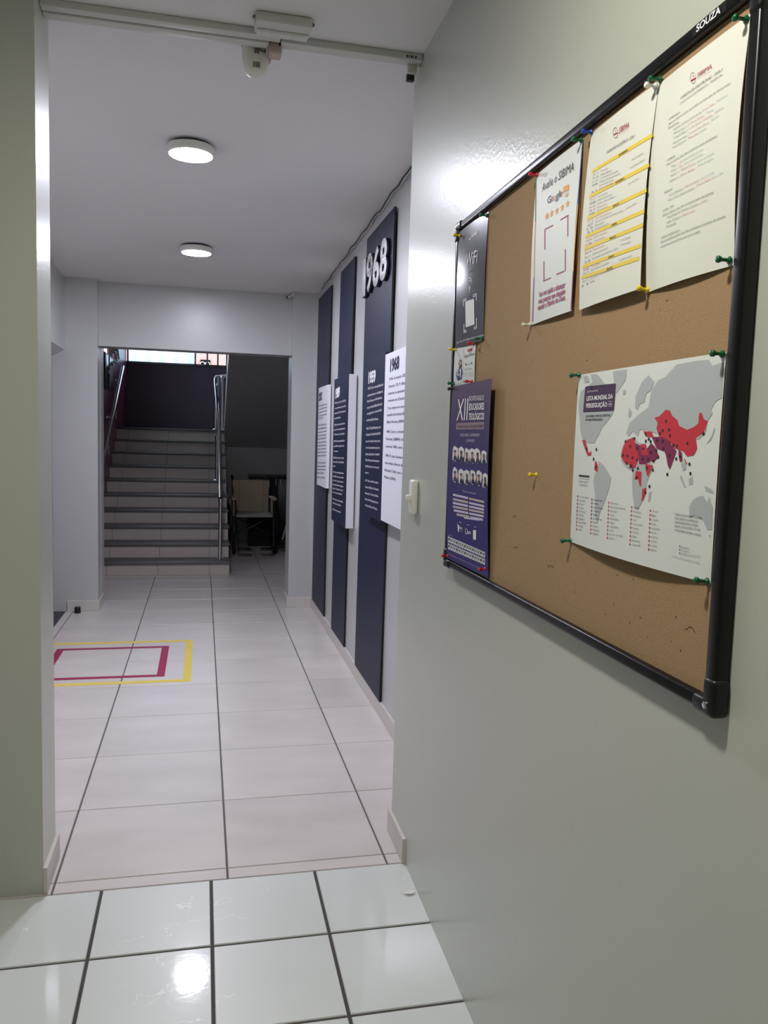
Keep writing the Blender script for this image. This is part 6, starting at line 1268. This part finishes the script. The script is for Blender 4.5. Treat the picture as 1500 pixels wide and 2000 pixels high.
# wall boxes (local frame: x = towards the camera along the wall, y = up, z = out of the wall)
def wall_box(name, label, Y0, width, z0, h, depth, m, key, side=None):
    M = Matrix(((0, 0, -1, XR), (-1, 0, 0, Y0), (0, 1, 0, z0), (0, 0, 0, 1)))
    t = thing(name, label, 'display panel', group='text panels on the display wall', matrix=M)
    b = MB(); b.rbox(0, width, 0, h, .006, depth - .003, .0015, seg=1); b.build('panel_box', side or m, t)
    b = MB(); b.rbox(0, width, 0, h, depth - .003, depth, .0008, seg=1); b.build('panel_face', m, t)
    T, P = PRINT[key]
    head = [q for q in T if len(q[0]) == 4]; rest = [q for q in T if len(q[0]) != 4]
    f = lambda x, y, o: Vector((x, y, depth + o))
    print_mesh('year_heading', head, [], f, t); print_mesh('printed_text', rest, [], f, t)
wall_box('timeline_panel', 'white text panel headed 1968, partly behind the near wall corner', 4.02, .62, 1.075, .842, .05, WPAN, 'A')
wall_box('timeline_panel', 'navy text panel headed 1959, joined to the white 1968 panel', 4.475, .452, 1.065, .868, .05, NAVY, 'B')
wall_box('timeline_panel', 'deep navy text box headed 1989 with white sides', 5.575, .56, .915, .975, .06, NAVY, 'C', WPAN)
wall_box('timeline_panel', 'white text panel headed 2012, farthest along the display wall', 6.56, .50, 1.10, .785, .03, WPAN, 'D')
# raised numerals 1968 on the nearest stripe
M = Matrix(((0, 0, -1, XR - .018), (-1, 0, 0, 4.755), (0, 1, 0, 2.315), (0, 0, 0, 1)))
nm = thing('raised_numerals', 'big raised white numerals 1968 on the nearest navy stripe', 'sign', matrix=M)
xs_ = [0, .125, .305, .485]; ws = [.105, .165, .165, .165]
for ch, x, w_ in zip('1968', xs_, ws):
    cu = bpy.data.curves.new('t', 'FONT'); cu.body = ch; cu.size = 1; cu.resolution_u = 6; cu.offset = .035
    ob = bpy.data.objects.new('t', cu); COL.objects.link(ob); dg = bpy.context.evaluated_depsgraph_get(); me = bpy.data.meshes.new_from_object(ob.evaluated_get(dg))
    bm = bmesh.new(); bm.from_mesh(me); bmesh.ops.remove_doubles(bm, verts=bm.verts[:], dist=1e-5)
    x0 = min(v.co.x for v in bm.verts); x1 = max(v.co.x for v in bm.verts); y0 = min(v.co.y for v in bm.verts); y1 = max(v.co.y for v in bm.verts)
    for v in bm.verts: v.co = Vector((x + (v.co.x - x0) / (x1 - x0) * w_, (v.co.y - y0) / (y1 - y0) * .215, .022))
    r = bmesh.ops.extrude_face_region(bm, geom=bm.faces[:])
    for v in [g for g in r['geom'] if isinstance(g, bmesh.types.BMVert)]: v.co.z = .0
    bmesh.ops.recalc_face_normals(bm, faces=bm.faces[:])
    for f in bm.faces: f.material_index = 0 if (f.calc_center_median().z > .0215) else 1
    m2 = bpy.data.meshes.new('numeral'); bm.to_mesh(m2); bm.free(); m2.materials.append(LETTER); m2.materials.append(NAVYD)
    bpy.data.objects.remove(ob); bpy.data.curves.remove(cu); bpy.data.meshes.remove(me)
    o = bpy.data.objects.new('numeral', m2); COL.objects.link(o); o.parent = nm

# ------------------------------------------------------------------ light switch on the near wall
sw = thing('light_switch', 'white rocker switch box on the wall left of the notice board', 'light switch', matrix=WM)
mb = MB(); mb.rbox(.188, .245, 1.243, 1.360, 0, .022, .009, seg=3); mb.build('switch_body', PVCW, sw)
mb = MB(); mb.rbox(.205, .228, 1.287, 1.309, .018, .036, .004); mb.build('rocker', PVCW, sw)
# ------------------------------------------------------------------ notice board (frame of the near wall: s, z, off)
BS0, BS1, BZ0, BZ1 = .645, 1.923, 1.138, 2.095
nb = thing('notice_board', 'large cork notice board in a black frame on the near wall', 'notice board', matrix=WM)
mb = MB(); mb.box(BS0 + .01, BS1 - .01, BZ0 + .01, BZ1 - .01, .0, .012); mb.build('cork_panel', CORK, nb)
fw = .0205
def rail(a0, a1, b0, b1):
    mb = MB(); mb.rbox(a0, a1, b0, b1, 0, .024, .005, seg=3); mb.build('frame_rail', BLACKA, nb)
rail(BS0 + .04, BS1 - .04, BZ1 - fw, BZ1); rail(BS0 + .04, BS1 - .04, BZ0, BZ0 + fw); rail(BS0, BS0 + fw, BZ0 + .04, BZ1 - .04); rail(BS1 - .024, BS1, BZ0 + .04, BZ1 - .04)
for (a, c) in ((0, 0), (0, 1), (1, 0), (1, 1)):
    w_ = .05
    x0, x1 = (BS0 - .003, BS0 + w_) if not a else (BS1 - w_, BS1 + .003)
    y0, y1 = (BZ0 - .004, BZ0 + .05) if not c else (BZ1 - .05, BZ1 + .004)
    iw, ih = .0265, .0245
    mb = MB()
    if not a: mb.rbox(x0, x0 + iw, y0, y1, 0, .027, .007, seg=3)
    else: mb.rbox(x1 - iw, x1, y0, y1, 0, .027, .007, seg=3)
    if not c: mb.rbox(x0 + .002, x1 - .002, y0 + .0005, y0 + ih, 0, .0265, .007, seg=3)
    else: mb.rbox(x0 + .002, x1 - .002, y1 - ih, y1 - .0005, 0, .0265, .007, seg=3)
    cc = mb.build('corner_cap', BLACKP, nb)
    sc = MB(); sx = (x0 + .014) if not a else (x1 - .016); sy = (y0 + .016) if not c else (y1 - .016)
    sc.lathe([(.005, 0), (.005, .0015), (.002, .002)], 12, M=Matrix.Translation((sx, sy, .027))); sc.build('cap_screw', CHROME, cc)
mb = MB(); mb.rbox(1.775, 1.850, BZ1 - .0175, BZ1 - .003, .024, .0246, .0002, seg=1); lb = mb.build('maker_plate', BLACKP, nb)
print_mesh('printed_text', [('SOUZA', 1.785, BZ1 - .0150, .055, 0, .0095, 'white', 1)], [], lambda x, y, o: Vector((x, y, .0246 + o)), lb)
# pin holes and scars in the cork
hm = MB()
random.seed(11)
for k in range(70):
    s = random.uniform(BS0 + .06, BS1 - .1); z = random.choice((random.uniform(1.19, 1.34), random.uniform(1.19, 1.72))); r = random.uniform(.0008, .0018)
    hm.lathe([(r, 0), (r * .8, .0003)], 6, M=Matrix.Translation((s, z, .012)))
for (s, z) in ((1.34, 1.25), (1.83, 1.235), (1.14, 1.33), (1.15, 1.26)):
    x, y = s, z
    for k in range(7):
        x2, y2 = x + random.uniform(.001, .006), y + random.uniform(-.004, .006); hm.tube([(x, y, .012), (x2, y2, .012)], .0006, 4); x, y = x2, y2
hm.build('cork_scars', mat('dark_scar', (58, 38, 24), .9), nb)

def off_(S, u, v):
    s0, s1, z0, z1, a, b, c, d, bb_, cc_, e = S
    u = min(max(u, 0), 1); v = min(max(v, 0), 1)
    return (a * (1 - u) + b * u) * v + (d * (1 - u) + c * u) * (1 - v) + bb_ * math.sin(PI * u) + cc_ * math.sin(PI * v) + e * math.sin(PI * u) * (1 - v)
GN = 16
def sheet(name, label, key, m, cat='poster', parts=None, skip_numeral=False):
    S = SHEETS[key]; w, h = S[1] - S[0], S[3] - S[2]
    M = WM @ Matrix.Translation((S[0], S[2], 0))
    t = thing(name, label, cat, group='papers pinned to the notice board', matrix=M)
    f = lambda x, y, o: Vector((x, y, off_(S, x / w, y / h) + o))
    mb = MB()
    for side, oo in ((0, .0), (1, -.0004)):
        V = [f(w * i / GN, h * j / GN, oo) for j in range(GN + 1) for i in range(GN + 1)]
        mb.add(V, [(j * (GN + 1) + i, j * (GN + 1) + i + 1, (j + 1) * (GN + 1) + i + 1, (j + 1) * (GN + 1) + i) for j in range(GN) for i in range(GN)], 0, True)
    me = bpy.data.meshes.new('paper_sheet'); me.from_pydata(mb.v, [], mb.f); me.materials.append(m); me.polygons.foreach_set('use_smooth', mb.sm); me.update()
    o = bpy.data.objects.new('paper_sheet', me); COL.objects.link(o); o.parent = t
    cuts = ([w * i / GN for i in range(1, GN)], [h * j / GN for j in range(1, GN)])
    T, P = PRINT[key]
    faces = {}
    rest = []
    for p in P:
        if p[1].startswith('face'): faces.setdefault(p[1].split('_')[0], []).append(p)
        else: rest.append(p)
    print_mesh('printed_text', T, [], f, t, cuts)
    if rest: print_mesh('printed_graphics', [], rest, f, t, cuts)
    for k, v in faces.items(): print_mesh('portrait', [], v, f, t, cuts)
    return t
PAPER = mat('white_paper', (228, 228, 218), .65)
PAPERG = mat('white_paper_cool', (222, 226, 222), .5)
SLATE = mat('dark_glossy_poster', (52, 52, 64), .22, noise=.12, nscale=14)
VIOL = bpy.data.materials.new('violet_poster'); VIOL.use_nodes = True
_nt = VIOL.node_tree; _b = _nt.nodes['Principled BSDF']; _b.inputs['Roughness'].default_value = .3
_tc2 = _nt.nodes.new('ShaderNodeTexCoord'); _sp = _nt.nodes.new('ShaderNodeSeparateXYZ'); _rp = _nt.nodes.new('ShaderNodeValToRGB')
_nt.links.new(_tc2.outputs['Generated'], _sp.inputs[0]); _nt.links.new(_sp.outputs[1], _rp.inputs[0]); _nt.links.new(_rp.outputs[0], _b.inputs['Base Color'])
_rp.color_ramp.elements[0].color = (*lin((40, 32, 116)), 1); _rp.color_ramp.elements[0].position = .15
_rp.color_ramp.elements[1].color = (*lin((88, 66, 100)), 1); _rp.color_ramp.elements[1].position = .95
_e = _rp.color_ramp.elements.new(.6); _e.color = (*lin((56, 48, 112)), 1)
sheet('wifi_poster', 'dark glossy WiFi poster at the upper left of the cork board', 'wifi', SLATE)
sheet('flyer', 'small white flyer with a photo of a seated person, under the WiFi poster', 'card', PAPERG, 'flyer')
sheet('event_poster', 'tall violet XII educators meeting poster at the lower left of the board', 'congress', VIOL)
sheet('rating_poster', 'narrow white sheet asking for a rating with five orange stars', 'rating', PAPERG)
sheet('calendar_sheet', 'white academic calendar sheet with yellow bars', 'calendar', PAPER, 'paper sheet')
sheet('course_list_sheet', 'white course offer list at the top right corner of the board', 'courses', PAPER, 'paper sheet')
sheet('world_map_poster', 'laminated world map poster with red countries on the board', 'worldmap', PAPERG)

# push pins
PC = {'green': (14, 98, 62), 'red': (196, 30, 44), 'yellow': (226, 204, 40), 'blue': (28, 64, 160), 'white': (232, 232, 224), 'clear': (214, 206, 186), 'black': (24, 24, 24)}
PM = {}
def pin_mesh(c):
    if c in PM: return PM[c]
    a = MB(); a.lathe([(.0052, 0), (.0052, .0015), (.0028, .003), (.0024, .006), (.0026, .011), (.0040, .0135), (.0048, .0150), (.0046, .0180), (.0030, .0192), (.0005, .0195)], 14)
    me = bpy.data.meshes.new('pin_head'); me.from_pydata(a.v, [], a.f); me.polygons.foreach_set('use_smooth', a.sm); me.materials.append(mat('pin_' + c, PC[c], .25)); me.update(); PM[c] = me; return me
nd = MB(); nd.lathe([(.0005, -.008), (.0006, .001)], 6); nme = bpy.data.meshes.new('needle'); nme.from_pydata(nd.v, [], nd.f); nme.materials.append(CHROME); nme.update()
def pin(c, s, z, label, tilt=0.1, off=.014):
    random.seed(int(s * 1000 + z * 7777))
    M = WM @ Matrix.Translation((s, z, off)) @ Matrix.Rotation(random.uniform(-.12, .12), 4, 'X') @ Matrix.Rotation(random.uniform(-.12, .12), 4, 'Y')
    t = thing('push_pin', label, 'push pin', group='push pins in the notice board', matrix=M)
    for n_, me in (('pin_head', pin_mesh(c)), ('needle', nme)):
        o = bpy.data.objects.new(n_, me); COL.objects.link(o); o.parent = t
for c, s, z, l in (
    ('yellow', .684, 2.058, 'yellow push pin at the top left corner of the WiFi poster'),
    ('green', .880, 2.062, 'green push pin at the top right corner of the WiFi poster'),
    ('green', .884, 1.757, 'green push pin at the bottom right corner of the WiFi poster'),
    ('red', .820, 1.751, 'red push pin at the top right corner of the small flyer'),
    ('yellow', .682, 1.749, 'yellow push pin at the top left corner of the small flyer'),
    ('green', .680, 1.655, 'green push pin at the bottom left corner of the small flyer'),
    ('red', .818, 1.653, 'red push pin at the bottom right corner of the small flyer'),
    ('black', .684, 1.641, 'black push pin at the top left corner of the violet poster'),
    ('red', .684, 1.170, 'red push pin at the bottom left corner of the violet poster'),
    ('red', .985, 1.183, 'red push pin at the bottom right corner of the violet poster'),
    ('red', 1.199, 2.064, 'red push pin at the top left corner of the rating sheet'),
    ('green', 1.407, 2.064, 'green push pin at the top right corner of the rating sheet'),
    ('clear', 1.198, 1.752, 'clear push pin at the bottom left corner of the rating sheet'),
    ('blue', 1.449, 2.064, 'blue push pin at the top left corner of the calendar sheet'),
    ('white', 1.665, 2.057, 'white push pin at the top right corner of the calendar sheet'),
    ('green', 1.678, 2.062, 'green push pin at the top left corner of the course list'),
    ('green', 1.883, 2.052, 'green push pin at the top right corner of the course list'),
    ('green', 1.882, 1.748, 'green push pin at the bottom right corner of the course list'),
    ('yellow', 1.676, 1.744, 'yellow push pin at the bottom left corner of the course list'),
    ('yellow', 1.262, 1.431, 'lone yellow push pin in bare cork left of the map'),
    ('green', 1.449, 1.627, 'green push pin at the top left corner of the world map'),
    ('green', 1.880, 1.625, 'green push pin at the top right corner of the world map'),
    ('green', 1.446, 1.315, 'green push pin at the bottom left corner of the world map'),
    ('green', 1.880, 1.315, 'green push pin at the bottom right corner of the world map')):
    pin(c, s, z, l, off=.012 if s == 1.262 else (.023 if s < .69 else (.018 if s > .98 and s < .99 else .0155)))
# paint flake on the near floor
mb = MB(); mb.add([(0, 0, .001), (.03, .012, .004), (.05, .002, .001), (.028, -.010, .001)], [(0, 3, 2, 1)], 0); o = mb.build('paint_flake', PVCW, loc=(.655, 2.445, 0)); m = o.modifiers.new('t', 'SOLIDIFY'); m.thickness = .001
tag(o, 'tiny white paint flake on the near floor tile by the wall', 'debris')
